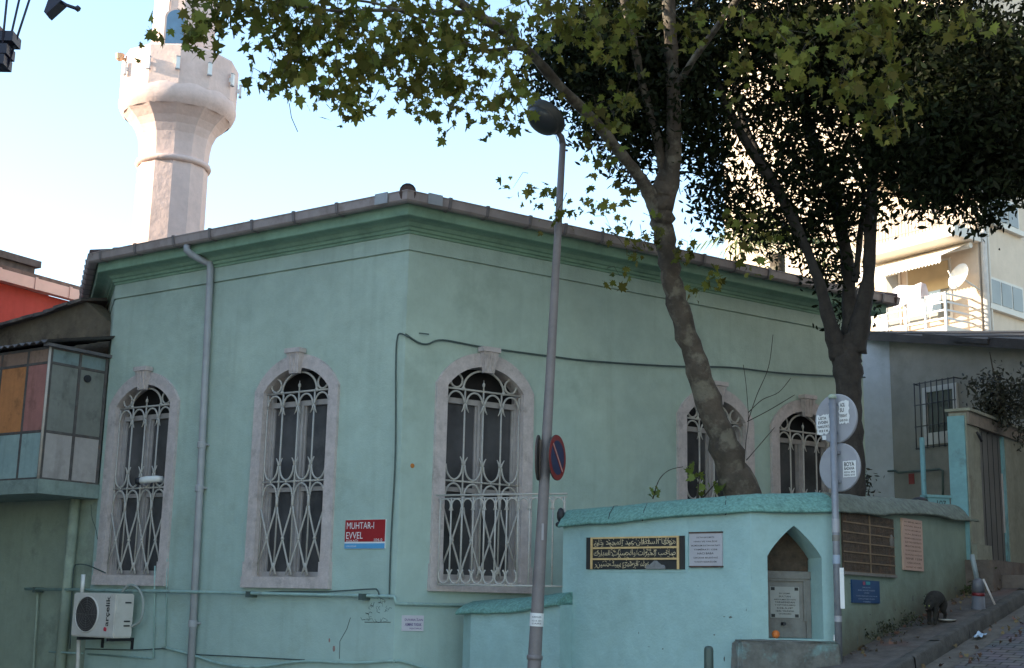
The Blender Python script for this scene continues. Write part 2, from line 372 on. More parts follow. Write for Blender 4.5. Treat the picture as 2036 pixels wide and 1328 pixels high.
# straps of the gutter, one object each
M_strap = mat('strap_grey', (.20, .17, .165), .5, .1, 6)
def strap(M, x):
    s_ = MB()
    for (a_, z0), (c_, z1) in (((.30, 6.474), (.41, 6.474)), ((.41, 6.474), (.437, 6.497)), ((.437, 6.497), (.456, 6.618))):
        s_.hexa([V(x - .02, -a_, z0), V(x + .02, -a_, z0), V(x + .02, -c_, z1), V(x - .02, -c_, z1)], [V(x - .02, -a_ - .012, z0 - .008), V(x + .02, -a_ - .012, z0 - .008), V(x + .02, -c_ - .014, z1 + .002), V(x - .02, -c_ - .014, z1 + .002)])
    s_.box(x - .02, x + .02, -.462, -.30, 6.614, 6.622)
    part('gutter_strap', s_, M_strap, gutter, M)
for x in np.arange(-5.5, -.1, .78): strap(ML, x + random.uniform(-.04, .04))
for x in np.arange(.32, 8.6, .62): strap(MR, x + random.uniform(-.06, .06))
for x in np.arange(.3, 2.6, .36): strap(frame(PE2, PE - PE2), 6.5 - x)
for x, M in ((-.20, ML), (.0, MR)):
    gc = MB(); gc.box(x - .006, x + .20, -.462, -.452, 6.485, 6.625, M); part('gutter_joint', gc, M_pipe, gutter, IW)
# roof
apex = (PE2 + PE + PC + PF + PG) / 5; apex.z = 8.0
eave = [V(PATH[i].x + mit[i].x * .40, PATH[i].y + mit[i].y * .40, 6.625) for i in range(5)]
rf = MB(); rf.add(eave + [apex], [(0, 1, 5), (1, 2, 5), (2, 3, 5), (3, 4, 5), (4, 0, 5)])
vs = [q_ - V(0, 0, .03) for q_ in eave] + [V(PATH[i].x, PATH[i].y, 6.59) for i in range(5)]
rf.add(vs, [(i, i + 1, 5 + i + 1, 5 + i) for i in range(4)])
roof = part('roof', rf, M_tile, mosque, IW)
rt = MB()
for i in (1, 2, 3):
    a_, b_ = eave[i] + V(0, 0, .0), apex
    for k_ in range(16):
        p = a_.lerp(b_, k_ / 16); q_ = a_.lerp(b_, (k_ + 1.15) / 16)
        rt.tube([p - V(0, 0, .05), q_ - V(0, 0, .05)], [.105, .085], 10)
part('ridge_tiles', rt, M_tile, roof, IW)
M_dtile = mat('dark_end_tile', (.035, .028, .03), .9, .3, 8)  # end tile coloured darker than the other roof tiles
e = MB(); a_ = eave[2]; dd_ = (apex - a_).normalized(); e.tube([a_ + dd_ * .04 + V(0, 0, -.02), a_ + dd_ * .4 + V(0, 0, -.02)], [.105, .10], 14); part('ridge_end_tile', e, M_dtile, roof, IW)

M_void = mat('dark_lunette_void', (.014, .013, .013), .35, .3, 4, spec=.3)  # near-black sheet paints the shade inside the open lunette
# windows: one built, four copies
def make_window(M):
    s_ = MB(); n = 16; yf = -.045
    outer = [(-HO, 1.90), (-HO, ZSO)] + [(x, arcO(x)) for x in np.linspace(-HO, HO, n + 1)[1:-1]] + [(HO, ZSO), (HO, 1.90)]
    inner = [(-HW, 1.90), (-HW, ZS)] + [(x, arcI(x)) for x in np.linspace(-HW, HW, n + 1)[1:-1]] + [(HW, ZS), (HW, 1.90)]
    m_ = len(outer)
    vs = [V(x, yf, z) for x, z in outer] + [V(x, yf, z) for x, z in inner] + [V(x, .01, z) for x, z in outer] + [V(x, .22, z) for x, z in inner]
    fs = []
    for i in range(m_ - 1):
        fs += [(i, m_ + i, m_ + i + 1, i + 1)][::1]
        fs += [(2 * m_ + i, i, i + 1, 2 * m_ + i + 1), (m_ + i, 3 * m_ + i, 3 * m_ + i + 1, m_ + i + 1)]
    s_.add(vs, fs)
    # moulded outer edge of the arch
    w = part('window', s_, M_stone, mosque, M)
    k_ = MB()
    k_.hexa([V(-.075, -.10, 4.53), V(.075, -.10, 4.53), V(.075, -.04, 4.53), V(-.075, -.04, 4.53)], [V(-.115, -.135, 4.80), V(.115, -.135, 4.80), V(.115, -.03, 4.80), V(-.115, -.03, 4.80)])
    k_.box(-.135, .135, -.155, -.02, 4.80, 4.862)
    for xx in (-.05, .0, .05): k_.hexa([V(xx - .008, -.11, 4.55), V(xx + .008, -.11, 4.55), V(xx + .008, -.09, 4.55), V(xx - .008, -.09, 4.55)], [V(xx * 1.3 - .011, -.146, 4.79), V(xx * 1.3 + .011, -.146, 4.79), V(xx * 1.3 + .011, -.12, 4.79), V(xx * 1.3 - .011, -.12, 4.79)])
    part('keystone', k_, M_stone, w)
    b_ = MB(); b_.box(-.765, .765, -.075, .30, 1.76, 1.90)
    for sx in (-1, 1): b_.box(min(sx * .76, sx * (HW - .004)), max(sx * .76, sx * (HW - .004)), -.062, .05, 1.9, 2.09)
    part('sill', b_, M_stone, w)
    # casement frame
    f_ = MB(); y0, y1 = .105, .165
    f_.box(-HW, -HW + .05, y0, y1, 1.9, 4.32); f_.box(HW - .05, HW, y0, y1, 1.9, 4.32)
    f_.box(-HW + .05, HW - .05, y0, y1, 1.9, 1.97); f_.box(-HW + .05, HW - .05, y0 - .01, y1, 4.12, 4.19); f_.box(-HW + .05, HW - .05, y0, y1, 3.0, 3.055)
    f_.box(-.042, -.004, y0 - .02, y1, 1.97, 4.12); f_.box(.004, .042, y0 - .02, y1, 1.97, 4.12)
    for x0 in (-HW + .05, .042):
        x1 = x0 + HW - .092
        for za, zb_ in ((1.97, 3.0), (3.055, 4.12)):
            f_.box(x0, x0 + .02, y0 + .02, y1, za, zb_); f_.box(x1 - .02, x1, y0 + .02, y1, za, zb_)
    part('casement', f_, M_wood, w)
    p_ = MB(); p_.box(-HW, HW, .15, .16, 1.95, 4.15); part('pane', p_, M_glass, w)
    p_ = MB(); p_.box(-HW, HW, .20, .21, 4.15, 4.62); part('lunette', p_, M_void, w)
    g_ = MB(); y = .03; r = .0128
    g_.tube([V(-HW, y, 4.30), V(HW, y, 4.30)], r * 1.1, 6)
    g_.ring((0, y, 4.31), .31, .255, r * 1.2, 0, 180, 18, 6)
    for sx in (-1, 1): g_.ring((sx * .415, y, 4.405), .088, .088, r * 1.1, 0, 360, 16, 6)
    for x in (-.31, .31): g_.sphere((x, y, 4.31), .026, .026, .03, 8, 6)
    g_.tube([V(0, y, 4.30), V(0, y, 4.45)], [r, .004], 6); g_.sphere((0, y, 4.385), .02, .02, .035, 8, 6)
    bars = (-.28, 0, .28); knots = (-.42, -.14, .14, .42)
    for x in bars:
        g_.tube([V(x, y, 4.30), V(x, y, 1.92)], r * .95, 6)
        for zc in (4.08, 3.36):      # collars with flared leaves
            sg = -1 if zc > 4 else 1
            g_.tube([V(x, y, zc - .0), V(x, y, zc + .05 * -sg)], .02, 8)
            for sx in (-1, 1): g_.tube([V(x + sx * .012, y - .008, zc - sg * .03), V(x + sx * .022, y - .01, zc + sg * .02), V(x + sx * .055, y - .012, zc + sg * .075)], [.014, .012, .006], 6)
    for xk in knots:
        g_.ring((xk, y - .012, 4.12), .122, .145, r, 0, 180, 14, 6)
        g_.ring((xk, y - .012, 3.33), .122, .185, r, 180, 360, 14, 6)
        g_.ring((xk, y - .012, 2.93), .122, .165, r, 0, 180, 14, 6)
    g_.tube([V(-HW, y, 3.125), V(HW, y, 3.125)], r, 6)
    for x in (-.42, -.28, -.14, 0, .14, .28, .42): g_.sphere((x, y - .012, 3.125), .017, .017, .017, 8, 5)
    for x in bars:
        g_.tube([V(x, y - .012, 2.95), V(x, y - .012, 2.78)], .02, 8)
        g_.tube([V(x, y - .012, 2.08), V(x, y - .012, 1.99)], .021, 8)
        for sx in (-1, 1):
            g_.tube([V(x + sx * .015, y - .015, 2.80), V(x + sx * .028, y - .015, 2.72), V(x + sx * .133, y - .015, 2.42), V(x + sx * .133, y - .015, 2.36), V(x + sx * .035, y - .015, 2.10), V(x + sx * .014, y - .015, 2.03), V(x + sx * .05, y - .015, 1.925)], r, 6)
    for sx in (-1, 1):
        xx = sx * .56
        g_.tube([V(xx, y - .015, 2.78), V(sx * .43, y - .015, 2.42), V(sx * .43, y - .015, 2.36), V(xx, y - .015, 2.06)], r, 6)
        g_.tube([V(sx * (HW - .02), y, 1.92), V(sx * (HW - .02), y, 4.28)], r * .9, 6)
    for xk in knots: g_.sphere((xk, y - .015, 2.39), .024, .024, .026, 8, 6)
    part('grille', g_, M_grille, w)
    return w
W1 = make_window(ML @ T(LW[0], 0, 0))
for M in (ML @ T(LW[1], 0, 0), MR @ T(RWI[0], 0, 0), MR @ T(RWI[1], 0, 0), MR @ T(RWI[2], 0, 0)): copy_tree(W1, mosque, M)
# rain pipe of the mosque
dp = MB(); x0, z0 = inloc(ML, 372, 490, -.37); x1, z1 = inloc(ML, 420, 510, -.08)
xb = inloc(ML, 382, 1328, -.08)[0]
dp.tube([ML @ V(x0, -.37, 6.47), ML @ V(x0, -.37, 6.40), ML @ V(x0 + .05, -.33, 6.34), ML @ V(x1 - .08, -.10, 6.27), ML @ V(x1 - .02, -.085, 6.25), ML @ V(x1, -.08, 6.18), ML @ V((x1 + xb) / 2, -.08, 3.2), ML @ V(xb, -.08, -.3)], .05, 10)
rp = part('rain_pipe', dp, M_pipe, mosque, IW)
for py in (884, 970, 1240):
    xx, zz = inloc(ML, 400, py, -.08); c_ = MB(); t = (6.18 - zz) / 6.48; xx = x1 + (xb - x1) * t
    c_.lathe([(.058, -.05), (.062, -.045), (.062, .03), (.056, .04)], 12); c_.box(-.07, .07, 0, .085, -.01, .015)
    part('pipe_collar', c_, M_pipe, rp, ML @ T(xx, -.08, zz))
sp = MB(); x, z = inloc(MR, 820, 926); sp.lathe([(.03, 0), (.026, .006)], 12)
part('rust_spot', sp, mat('rust', (.45, .16, .03), .8), mosque, MR @ T(x, 0, z) @ Matrix.Rotation(R(90), 4, 'X'))
# cracked patch, scratches and chips on the plaster
ck = MB()
def wline(M, pts, r, y=-.002): 
    P_ = [inloc(M, *p) for p in pts]; ck.tube([M @ V(x, y, z) for x, z in P_], r, 4)
random.seed(3)
for i in range(34):
    px = random.uniform(725, 772); py = random.uniform(1190, 1238); a = random.uniform(0, 6.3); l_ = random.uniform(3, 8)
    wline(ML, [(px, py), (px + l_ * math.cos(a), py + l_ * math.sin(a)), (px + l_ * 1.5 * math.cos(a + .6), py + l_ * 1.5 * math.sin(a + .6))], random.uniform(.0012, .003))
wline(ML, [(697, 1228), (690, 1250), (676, 1275), (675, 1310)], .004); wline(ML, [(725, 1237), (777, 1237)], .004)
part('plaster_crack', ck, mat('crack_dark', (.09, .10, .09), .9), mosque, IW)  # thin dark lines drawn over the plaster
M_chip = mat('bare_plaster', (.33, .2, .17), .9)
for px, py, rr in ((655, 1273, .022), (664, 1290, .032)):
    ch = MB(); x, z = inloc(ML, px, py); ch.prism([(x + rr * .6 * math.cos(t) * random.uniform(.7, 1.2), z + rr * 1.3 * math.sin(t) * random.uniform(.8, 1.2)) for t in np.linspace(0, 6.28, 9)[:-1]][::-1], -.003, .004, ML)
    part('paint_chip', ch, M_chip, mosque, IW)
# white pipe stub in the first window
x, z = inloc(ML, 300, 954, -.05)
t = thing('pipe_stub', 'short white plastic pipe with dark open end resting on the grille of the leftmost window', 'pipe', ML @ T(x, -.06, z))
s_ = MB(); s_.tube([V(-.14, -.05, -.015), V(-.05, -.03, 0), V(.1, .02, .01), V(.14, .1, .01)], [.052, .05, .047, .045], 12); part('pipe_body', s_, M_white, t)
s_ = MB(); s_.tube([V(-.145, -.052, -.015), V(-.135, -.049, -.015)], .05, 12); s_.tube([V(-.20, -.075, -.022), V(-.139, -.05, -.015)], [.052, .055], 12); part('open_end', s_, M_black, t)

# ------------------------------------------------------------------ minaret
MY = 24.0
mc = aty(332, 470, MY); mtop = aty(361, 130, MY)
mz = lambda py, px=350: aty(px, py, MY).z
cx, cy = aty(345, 330, MY).x, MY
zr, zb, zt = mz(333), mz(206), mz(131)
mn = thing('minaret', 'pale pink plastered minaret with twelve sides and a round gallery behind the mosque roof', 'minaret', T(cx, cy, 0))
PH = R(13.8)
rs = .655
s_ = MB(); s_.lathe([(rs + .04, 2.0), (rs, zr - .06), (rs, zr + .1)], 12, PH)
part('shaft', s_, M_minaret, mn)
s_ = MB(); s_.lathe([(rs * .985, zr + .08)] + [(r_ / 108.3, mz(p_)) for p_, r_ in ((300, 72), (283, 75), (268, 82), (256, 91), (246, 102), (239, 111))], 12, PH, caps=False); s_.lathe([(r_ / 108.3, mz(p_)) for p_, r_ in ((240, 109), (233, 115.5), (226, 119), (217, 120.5), (208, 119), (202, 116))], 24, PH, smooth=True, caps=False); part('corbel', s_, M_minaret, mn)
s_ = MB(); s_.lathe([(rs + .0, zr - .06), (rs + .045, zr - .045), (rs + .06, zr), (rs + .045, zr + .045), (rs, zr + .06)], 24, PH, smooth=True, caps=False); part('ring_moulding', s_, M_minaret, mn)
s_ = MB(); s_.lathe([(1.06, zb - .04), (1.10, zb), (1.105, zt - .03), (1.09, zt), (1.0, zt), (1.0, zb + .1)], 12, PH); part('gallery_parapet', s_, M_minaret, mn)
s_ = MB(); s_.lathe([(.60, zb), (.585, zb + 9)], 12, PH); s_.lathe([(.62, zb + 9), (.0, zb + 12)], 12, PH); part('upper_shaft', s_, M_minaret, mn)
av = math.atan2(-cy, -cx)  # towards the viewer
def maz(th): return av + R(90 - th)
da = maz(106); Md = frame(V(cx, cy, zb), V(-math.sin(da), math.cos(da), 0)) @ T(0, -.585, 0)
dz_ = mz(86) - zb + .35
dpoly = [(-.17, 0), (.17, 0), (.17, dz_ - .1)] + [(.17 * math.cos(R(a)), dz_ - .1 + .17 * math.sin(R(a))) for a in range(15, 180, 15)] + [(-.17, dz_ - .1)]
s_ = MB(); s_.prism([(x * 1.25, z * 1.02) for x, z in dpoly], -.02, .06, Md); part('door_frame', s_, M_gutter, mn, IW)
s_ = MB(); s_.prism(dpoly, -.03, .0, Md); part('door', s_, mat('blue_door', (.06, .13, .22), .3), mn, IW)
for th in (152, 121, 93, 63, 33, 4):
    a = maz(th); Ml = frame(V(cx, cy, (zb + zt) / 2 - .02), V(-math.sin(a), math.cos(a), 0)) @ T(0, -1.13, 0)
    s_ = MB(); s_.box(-.035, .035, -.05, -.005, -.11, .11, Ml); s_.box(-.015, .015, -.01, .06, -.04, .04, Ml)
    o = part('lamp_box', s_, M_white, mn, IW)
    for z_ in (-.13, .111): s_ = MB(); s_.box(-.04, .04, -.055, .0, z_, z_ + .019, Ml); part('lamp_end_cap', s_, M_pipe, o, IW)
a = maz(165); ml = V(cx + 1.18 * math.cos(a), cy + 1.18 * math.sin(a), zt - .12)
s_ = MB(); s_.tube([V(cx + 1.05 * math.cos(a), cy + 1.05 * math.sin(a), zt - .12), ml], .03, 8); s_.lathe([(.035, -.05), (.07, -.02), (.09, .08)], 10, c=ml); part('loudspeaker', s_, mat('ochre_horn', (.5, .33, .2), .6), mn, IW)
# cable down the upper shaft
s_ = MB(); a = maz(120); s_.tube([V(cx + .61 * math.cos(a), cy + .61 * math.sin(a), zb + i * .3 + .5) for i in range(24)], .012, 5); part('cable', s_, M_gutter, mn, IW)
# ------------------------------------------------------------------ houses round the street (they shade it)
M_house = mat('house_stucco', (.30, .30, .30), .9, .12, 1.2, .2, 30)
def plain_house(name, label, x0, x1, y0, y1, z0, z1, faces):
    t = thing(name, label, 'house', T((x0 + x1) / 2, (y0 + y1) / 2, z0))
    s_ = MB(); s_.box(x0, x1, y0, y1, z0, z1); part('wall', s_, M_house, t, IW)
    s_ = MB(); s_.box(x0 - .4, x1 + .4, y0 - .4, y1 + .4, z1 + .002, z1 + .25); part('roof', s_, M_tile, t, IW)
    for o_, r_, n_, fl in faces:
        Mf = frame(o_, r_)
        for f_ in range(fl):
            for i in range(n_):
                w_ = MB(); w_.box(1.2 + i * 2.6, 2.3 + i * 2.6, -.06, .05, 1.2 + f_ * 3.1, 2.8 + f_ * 3.1, Mf); wo_ = part('window', w_, M_white, t, IW)
                w_ = MB(); w_.box(1.28 + i * 2.6, 2.22 + i * 2.6, -.075, -.055, 1.3 + f_ * 3.1, 2.7 + f_ * 3.1, Mf); part('pane', w_, M_glass, wo_, IW)
    return t
plain_house('street_house', 'tall beige stucco house across the street to the left, outside the photo', -17, -9.4, 4.0, 21.3, -.5, 11.0, [(V(-9.4, 21.3, -.2), V(0, -1, 0), 6, 3)])
hr = frame(V(PW.x + SN.x * 5.8, PW.y + SN.y * 5.8, 0), -SD)
t = thing('street_house', 'tall beige stucco house along the uphill street to the right, outside the photo', 'house', hr)
s_ = MB(); s_.box(-14, 2.5, 0, 8, -.5, 16); part('wall', s_, M_house, t)
s_ = MB(); s_.box(-14.4, 2.9, -.4, 8.4, 16.002, 16.3); part('roof', s_, M_tile, t)
for f_ in range(2):
    for i in range(5):
        s_ = MB(); s_.box(-12 + i * 2.7, -10.9 + i * 2.7, -.06, .05, 4.2 + f_ * 3.3, 5.8 + f_ * 3.3); w = part('window', s_, M_white, t)
        s_ = MB(); s_.box(-11.92 + i * 2.7, -10.98 + i * 2.7, -.075, -.061, 4.3 + f_ * 3.3, 5.7 + f_ * 3.3); part('pane', s_, M_glass, w)

# ------------------------------------------------------------------ neighbour house with the enclosed balcony
M_nb = mat('green_neighbour_stucco', (.32, .37, .29), .9, .12, 1.0, .25, 40, streak=.15, stain=(.12, .15, .12), stain_amt=.5)
M_gable = mat('bare_render', (.17, .135, .095), .95, .25, 2.5, .6, 12, stain=(.07, .055, .04), stain_amt=.8, stain_scale=2.6)
M_fibre = mat('corrugated_sheet', (.13, .12, .12), .85, .2, 4, .3, 30)
M_conc = mat('balcony_slab', (.24, .30, .27), .9, .15, 4, .4, 25, streak=.4, stain=(.12, .12, .1), stain_amt=.5, stain_scale=3)
def panel_mat(n, c, st=.75): return mat(n, c, .75, .08, 3, .12, 30, streak=.35, stain=tuple(q * .45 for q in c), stain_amt=st, stain_scale=2.6)
P_or = panel_mat('orange_panel', (.55, .22, .08)); P_red = panel_mat('red_panel', (.42, .18, .155)); P_tan = panel_mat('tan_panel', (.30, .19, .14))
P_turq = panel_mat('turquoise_panel', (.32, .43, .42)); P_gr = panel_mat('grey_green_panel', (.215, .22, .195)); P_lt = panel_mat('light_grey_panel', (.42, .38, .36), .35)
nh = thing('neighbour_house', 'shabby house left of the mosque with a patchwork panelled balcony box', 'house', ML @ T(-7, 0, 0))
UB = -5.70
s_ = MB(); holed(s_, ML, -14, UB + .02, k(-1.5), k(3.25), [], .03); part('wall', s_, M_nb, nh, IW)
# balcony corner: photo point met with the plane u = UB
pcn = onpl(92, 800, PC + rL * UB, rL); DEP = -(ML.inverted() @ pcn).y
ZL = onpl(83, 953, pcn, rL).z; ZT = onpl(100, 690, pcn, rL).z
zmid = onpl(89, 857, pcn, rL).z; zup = onpl(98, 720, pcn, rL).z
bal = MB(); bal.box(UB - 6, UB + .06, -DEP - .05, .0, ZL - .20, ZL - .0, ML)
bo = part('balcony', bal, M_conc, nh, IW)
def pan(name, M, x0, x1, z0, z1, mt, lab):
    p_ = MB(); p_.box(x0 + .022, x1 - .022, -.012, .012, z0 + .02, z1 - .02); o = part(name, p_, mt, bo, M); o['label'] = lab
MF = ML @ T(UB, -DEP, 0)            # front of the box, x negative to the left
MS = frame(ML @ V(UB, -DEP, 0), ML.to_3x3() @ V(0, 1, 0))   # right side of the box
fx = [0] + [inloc(MF, px, 800)[0] for px in (50, -2, -50, -98, -150)]
up = [P_red, P_or, P_lt, P_or, P_turq]; upn = ['faded red panel', 'bright orange panel', 'pale panel', 'orange panel', 'turquoise panel']
for i in range(5):
    pan('panel', MF, fx[i + 1], fx[i], zmid, zup, up[i], upn[i]); pan('panel', MF, fx[i + 1], fx[i], ZL, zmid, P_turq, 'turquoise lower panel'); pan('panel', MF, fx[i + 1], fx[i], zup, ZT, P_tan, 'brown upper panel')
sx_ = [0, DEP * .50, DEP - .03]
for i in range(2):
    pan('panel', MS, sx_[i], sx_[i + 1], zmid, zup, P_gr, 'grey green side panel'); pan('panel', MS, sx_[i], sx_[i + 1], ZL, zmid, P_lt, 'light grey lower side panel'); pan('panel', MS, sx_[i], sx_[i + 1], zup, ZT, panel_mat('teal_grey_panel', (.20, .26, .26)), 'teal grey upper side panel')
M_post = mat('rusty_angle_iron', (.10, .09, .085), .8, .3, 9, stain=(.2, .09, .05), stain_amt=.5, stain_scale=6)
f_ = MB()
for x in fx: f_.box(x - .02, x + .02, -.02, .03, ZL, ZT, MF)
for x in sx_: f_.box(x - .02, x + .02, -.025, .03, ZL, ZT, MS)
for z in (zmid, zup, ZL + .01, ZT): f_.box(fx[-1], -.02, -.017, .025, z - .018, z + .018, MF); f_.box(.02, DEP - .05, -.02, .025, z - .018, z + .018, MS)
part('balcony_frame', f_, M_post, bo, IW)
s_ = MB(); s_.tube([MF @ V(.02, -.03, ZL), MF @ V(.02, -.03, ZT)], .02, 6); part('corner_pipe', s_, panel_mat('cream_pipe', (.55, .48, .42)), bo, IW)
x, z = inloc(MS, 173, 753, -.02); s_ = MB(); s_.tube([V(x, -.05, z), V(x, .0, z)], .055, 12); part('flue_hole', s_, M_black, bo, MS)
s_ = MB(); s_.box(UB - 6, UB - .03, -DEP + .04, -.02, ZL + .01, ZT - .02, ML); part('balcony_inside', s_, M_gable, bo, IW)
# corrugated roof of the box
s_ = MB(); nx = 120; vs = []
for i in range(nx + 1):
    x = UB - 6 + 6.12 * i / nx
    for y, z in ((-DEP - .16, ZT + .05), (-DEP * .4, ZT + .22), (.25, ZT + .36)): vs.append(ML @ V(x, y, z + .022 * math.sin(x * 2 * math.pi / .17)))
s_.add(vs, [(i * 3 + j, i * 3 + 3 + j, i * 3 + 4 + j, i * 3 + 1 + j) for i in range(nx) for j in range(2)], True)
s_.add([q_ + V(0, 0, .012) for q_ in vs], [(i * 3 + j, i * 3 + 3 + j, i * 3 + 4 + j, i * 3 + 1 + j) for i in range(nx) for j in range(2)], True)
for i in range(nx):   # thickness of the eaves edge
    a_, b_ = vs[i * 3], vs[i * 3 + 3]; s_.add([a_, b_, b_ + V(0, 0, .012), a_ + V(0, 0, .012)], [(0, 1, 2, 3)])
part('corrugated_roof', s_, M_fibre, bo, IW)
s_ = MB(); s_.box(UB - .02, UB + .09, -DEP - .12, -.0, ZT - .0, ZT + .045, ML); part('roof_edge_board', s_, M_fibre, bo, IW)
# gable wall rising behind the box
MG = ML @ T(0, .35, 0)
xa, za = inloc(MG, -60, 672); xm, zm = inloc(MG, 100, 624); xb_, zb_ = inloc(MG, 172, 600); xc, zc = inloc(MG, 206, 660)
s_ = MB(); s_.prism([(xa - 3, 2.5), (-5.95, 2.5), (-5.95, zc), (xb_, zb_), (xm, zm), (xa, za), (xa - 3, za - .7)], 0, .3, MG); part('gable_wall', s_, M_gable, nh, IW)
M_nroof = mat('old_roof_tiles', (.12, .10, .095), .9, .35, 7, .5, 18, stain=(.30, .22, .16), stain_amt=.6, stain_scale=2.4)  # paler patches paint the lit tile edges into the colour
rf_ = MB(); pts = [(xa - 3, za - .7), (xa, za), (xm, zm), (xb_ + .02, zb_ + .01)]
random.seed(5)
for (ax_, az_), (bx_, bz_) in zip(pts[:-1], pts[1:]):
    L_ = math.hypot(bx_ - ax_, bz_ - az_); n_ = max(2, int(L_ / .24))
    for i in range(n_):
        t0, t1 = i / n_, (i + 1.1) / n_
        j0 = random.uniform(-.03, .03)
        A_ = V(ax_ + (bx_ - ax_) * t0, 0, az_ + (bz_ - az_) * t0); B_ = V(ax_ + (bx_ - ax_) * t1, 0, az_ + (bz_ - az_) * t1)
        rf_.hexa([MG @ (A_ + V(0, -.16 + j0, -.03)), MG @ (B_ + V(0, -.16 + j0, -.03)), MG @ (B_ + V(0, 1.5, .30)), MG @ (A_ + V(0, 1.5, .30))], [MG @ (A_ + V(0, -.16 + j0, .03 + j0 * .3)), MG @ (B_ + V(0, -.16 + j0, .015)), MG @ (B_ + V(0, 1.5, .36)), MG @ (A_ + V(0, 1.5, .36))])
part('roof', rf_, M_nroof, nh, IW)
# drain pipe at the joint, painted wall colour
x0, _ = inloc(ML, 150, 1000, -.07); x1, _ = inloc(ML, 120, 1328, -.07)
s_ = MB(); s_.tube([ML @ V(x0, -.08, ZL - .2), ML @ V((x0 + x1) / 2, -.08, 1.8), ML @ V(x1, -.08, -.4)], .075, 10); part('drain_pipe', s_, M_nb, nh, IW)

# ------------------------------------------------------------------ red house
M_red = mat('red_stucco', (.42, .06, .045), .9, .08, 1.4, .15, 30, streak=.3, stain=(.4, .1, .07), stain_amt=.4)
pr = aty(158, 604, 26); pr0 = V(pr.x, pr.y, 0); dr = azv(60); MRH = frame(pr0, dr)
rh = thing('red_house', 'red painted house with pink gutter and dark tiled roof left of the minaret', 'house', MRH)
zt_ = pr.z; x0, z0 = inloc(MRH, 0, 566)
s_ = MB(); s_.box(-14, 0, 0, 8, -1, zt_); part('wall', s_, M_red, rh)
s_ = MB(); s_.prism([(.02, zt_ - .02), (.02, zt_ + .20), (-14, zt_ + .20), (-14, zt_ - .02)][::-1], -.28, -.1)
for i in range(16): s_.box(-.5 - i * .85 - .03, -.5 - i * .85 + .03, -.30, -.27, zt_ - .03, zt_ + .215)
part('gutter', s_, mat('pink_gutter', (.62, .42, .36), .6, .06, 4), rh)
s_ = MB(); s_.hexa([V(-14, -.2, zt_ + .2), V(.1, -.2, zt_ + .2), V(-3, 4, zt_ + 1.35), V(-14, 4, zt_ + 1.35)], [V(-14, -.2, zt_ + .3), V(.1, -.2, zt_ + .3), V(-3, 4, zt_ + 1.5), V(-14, 4, zt_ + 1.5)])
rr_ = part('roof', s_, mat('weathered_tile', (.14, .10, .085), .9, .3, 6, .5, 16), rh)
xh, zh = inloc(MRH, 22, 528, 1.2); s_ = MB(); s_.box(xh - 1.5, xh + .35, .9, 1.7, zt_ + .3, zh); s_.box(xh - 1.6, xh + .42, .8, 1.8, zh, zh + .14); s_.box(xh + .35, xh + .8, .95, 1.6, zt_ + .2, zh - .3); part('chimney', s_, mat('dark_chimney', (.09, .075, .07), .9, .3, 8), rr_, MRH)

# ------------------------------------------------------------------ air conditioner
M_ac = mat('ac_white', (.62, .58, .53), .55, .05, 5, stain=(.4, .36, .3), stain_amt=.35, stain_scale=3)
OFF = -.46
xl, zt1 = inloc(ML, 147, 1178, OFF); xr, zt2 = inloc(ML, 232, 1180, OFF); _, zb1 = inloc(ML, 145, 1265, OFF)
wac = xr - xl; hac = zt1 - zb1
t = thing('air_conditioner', 'white air conditioner outdoor unit with round dark fan grille fixed under the leftmost window', 'air conditioner', ML @ T(xl, OFF, zb1))
xf, zf = inloc(ML, 173, 1221, OFF); xf -= xl; zf -= zb1; rf_ = hac * .40
s_ = MB(); s_.box(0, wac, .0, .32, 0, hac); me = s_.mesh('casing', M_ac); o = put('casing', me, t)
bm = bmesh.new(); bm.from_mesh(me); bmesh.ops.bevel(bm, geom=bm.edges[:], offset=.018, segments=2, affect='EDGES'); bm.to_mesh(me); bm.free()
s_ = MB(); s_.lathe([(rf_ * 1.06, 0), (rf_ * 1.03, .015), (rf_, .018), (rf_ * .98, .0)], 32, smooth=True, caps=False); part('fan_ring', s_, M_ac, t, WM[t.name] @ T(xf, -.002, zf) @ Matrix.Rotation(R(90), 4, 'X'))
s_ = MB(); s_.lathe([(rf_, 0), (rf_, .004)], 32); fd = part('fan_recess', s_, mat('fan_dark', (.06, .052, .05), .7, .2, 8), t, WM[t.name] @ T(xf, -.001, zf) @ Matrix.Rotation(R(90), 4, 'X'))
s_ = MB()
for i in range(7): s_.ring((0, 0, 0), rf_ * (i + .7) / 7.5, rf_ * (i + .7) / 7.5, .0022, 0, 360, 32, 4)
for i in range(8): s_.tube([V(0, 0, 0), V(rf_ * math.cos(i * math.pi / 4), 0, rf_ * math.sin(i * math.pi / 4))], .0025, 4)
part('fan_guard', s_, mat('guard_grey', (.12, .11, .105), .5), t, WM[t.name] @ T(xf, -.014, zf))
me = textmesh('lettering', 'arçelik', M_black, width=hac * .68, height=hac * .17, bold=.02)
put('lettering', me, t, WM[t.name] @ T(wac * .835, -.003, hac * .60) @ Matrix.Rotation(R(-90), 4, 'Y'))
s_ = MB()
for xx, rr in ((0, .02), (.018, .016), (-.012, .02)): s_.sphere((xx, 0, rr * 1.2 - .02), rr, .004, .028, 10, 6)
part('emblem', s_, mat('red_mark', (.55, .04, .07), .5), t, WM[t.name] @ T(wac * .80, -.002, hac * .19))
for zz in (.26, .36, .78):
    s_ = MB(); s_.box(wac - .001, wac + .006, .16, .26, hac * zz, hac * zz + .02); part('side_handle', s_, M_black, t)
for xx in (.12, wac - .16):
    s_ = MB(); s_.box(xx, xx + .04, .02, .46, -.045, -.004); s_.box(xx, xx + .04, .44, .46, -.16, -.045); part('bracket', s_, M_black, t)

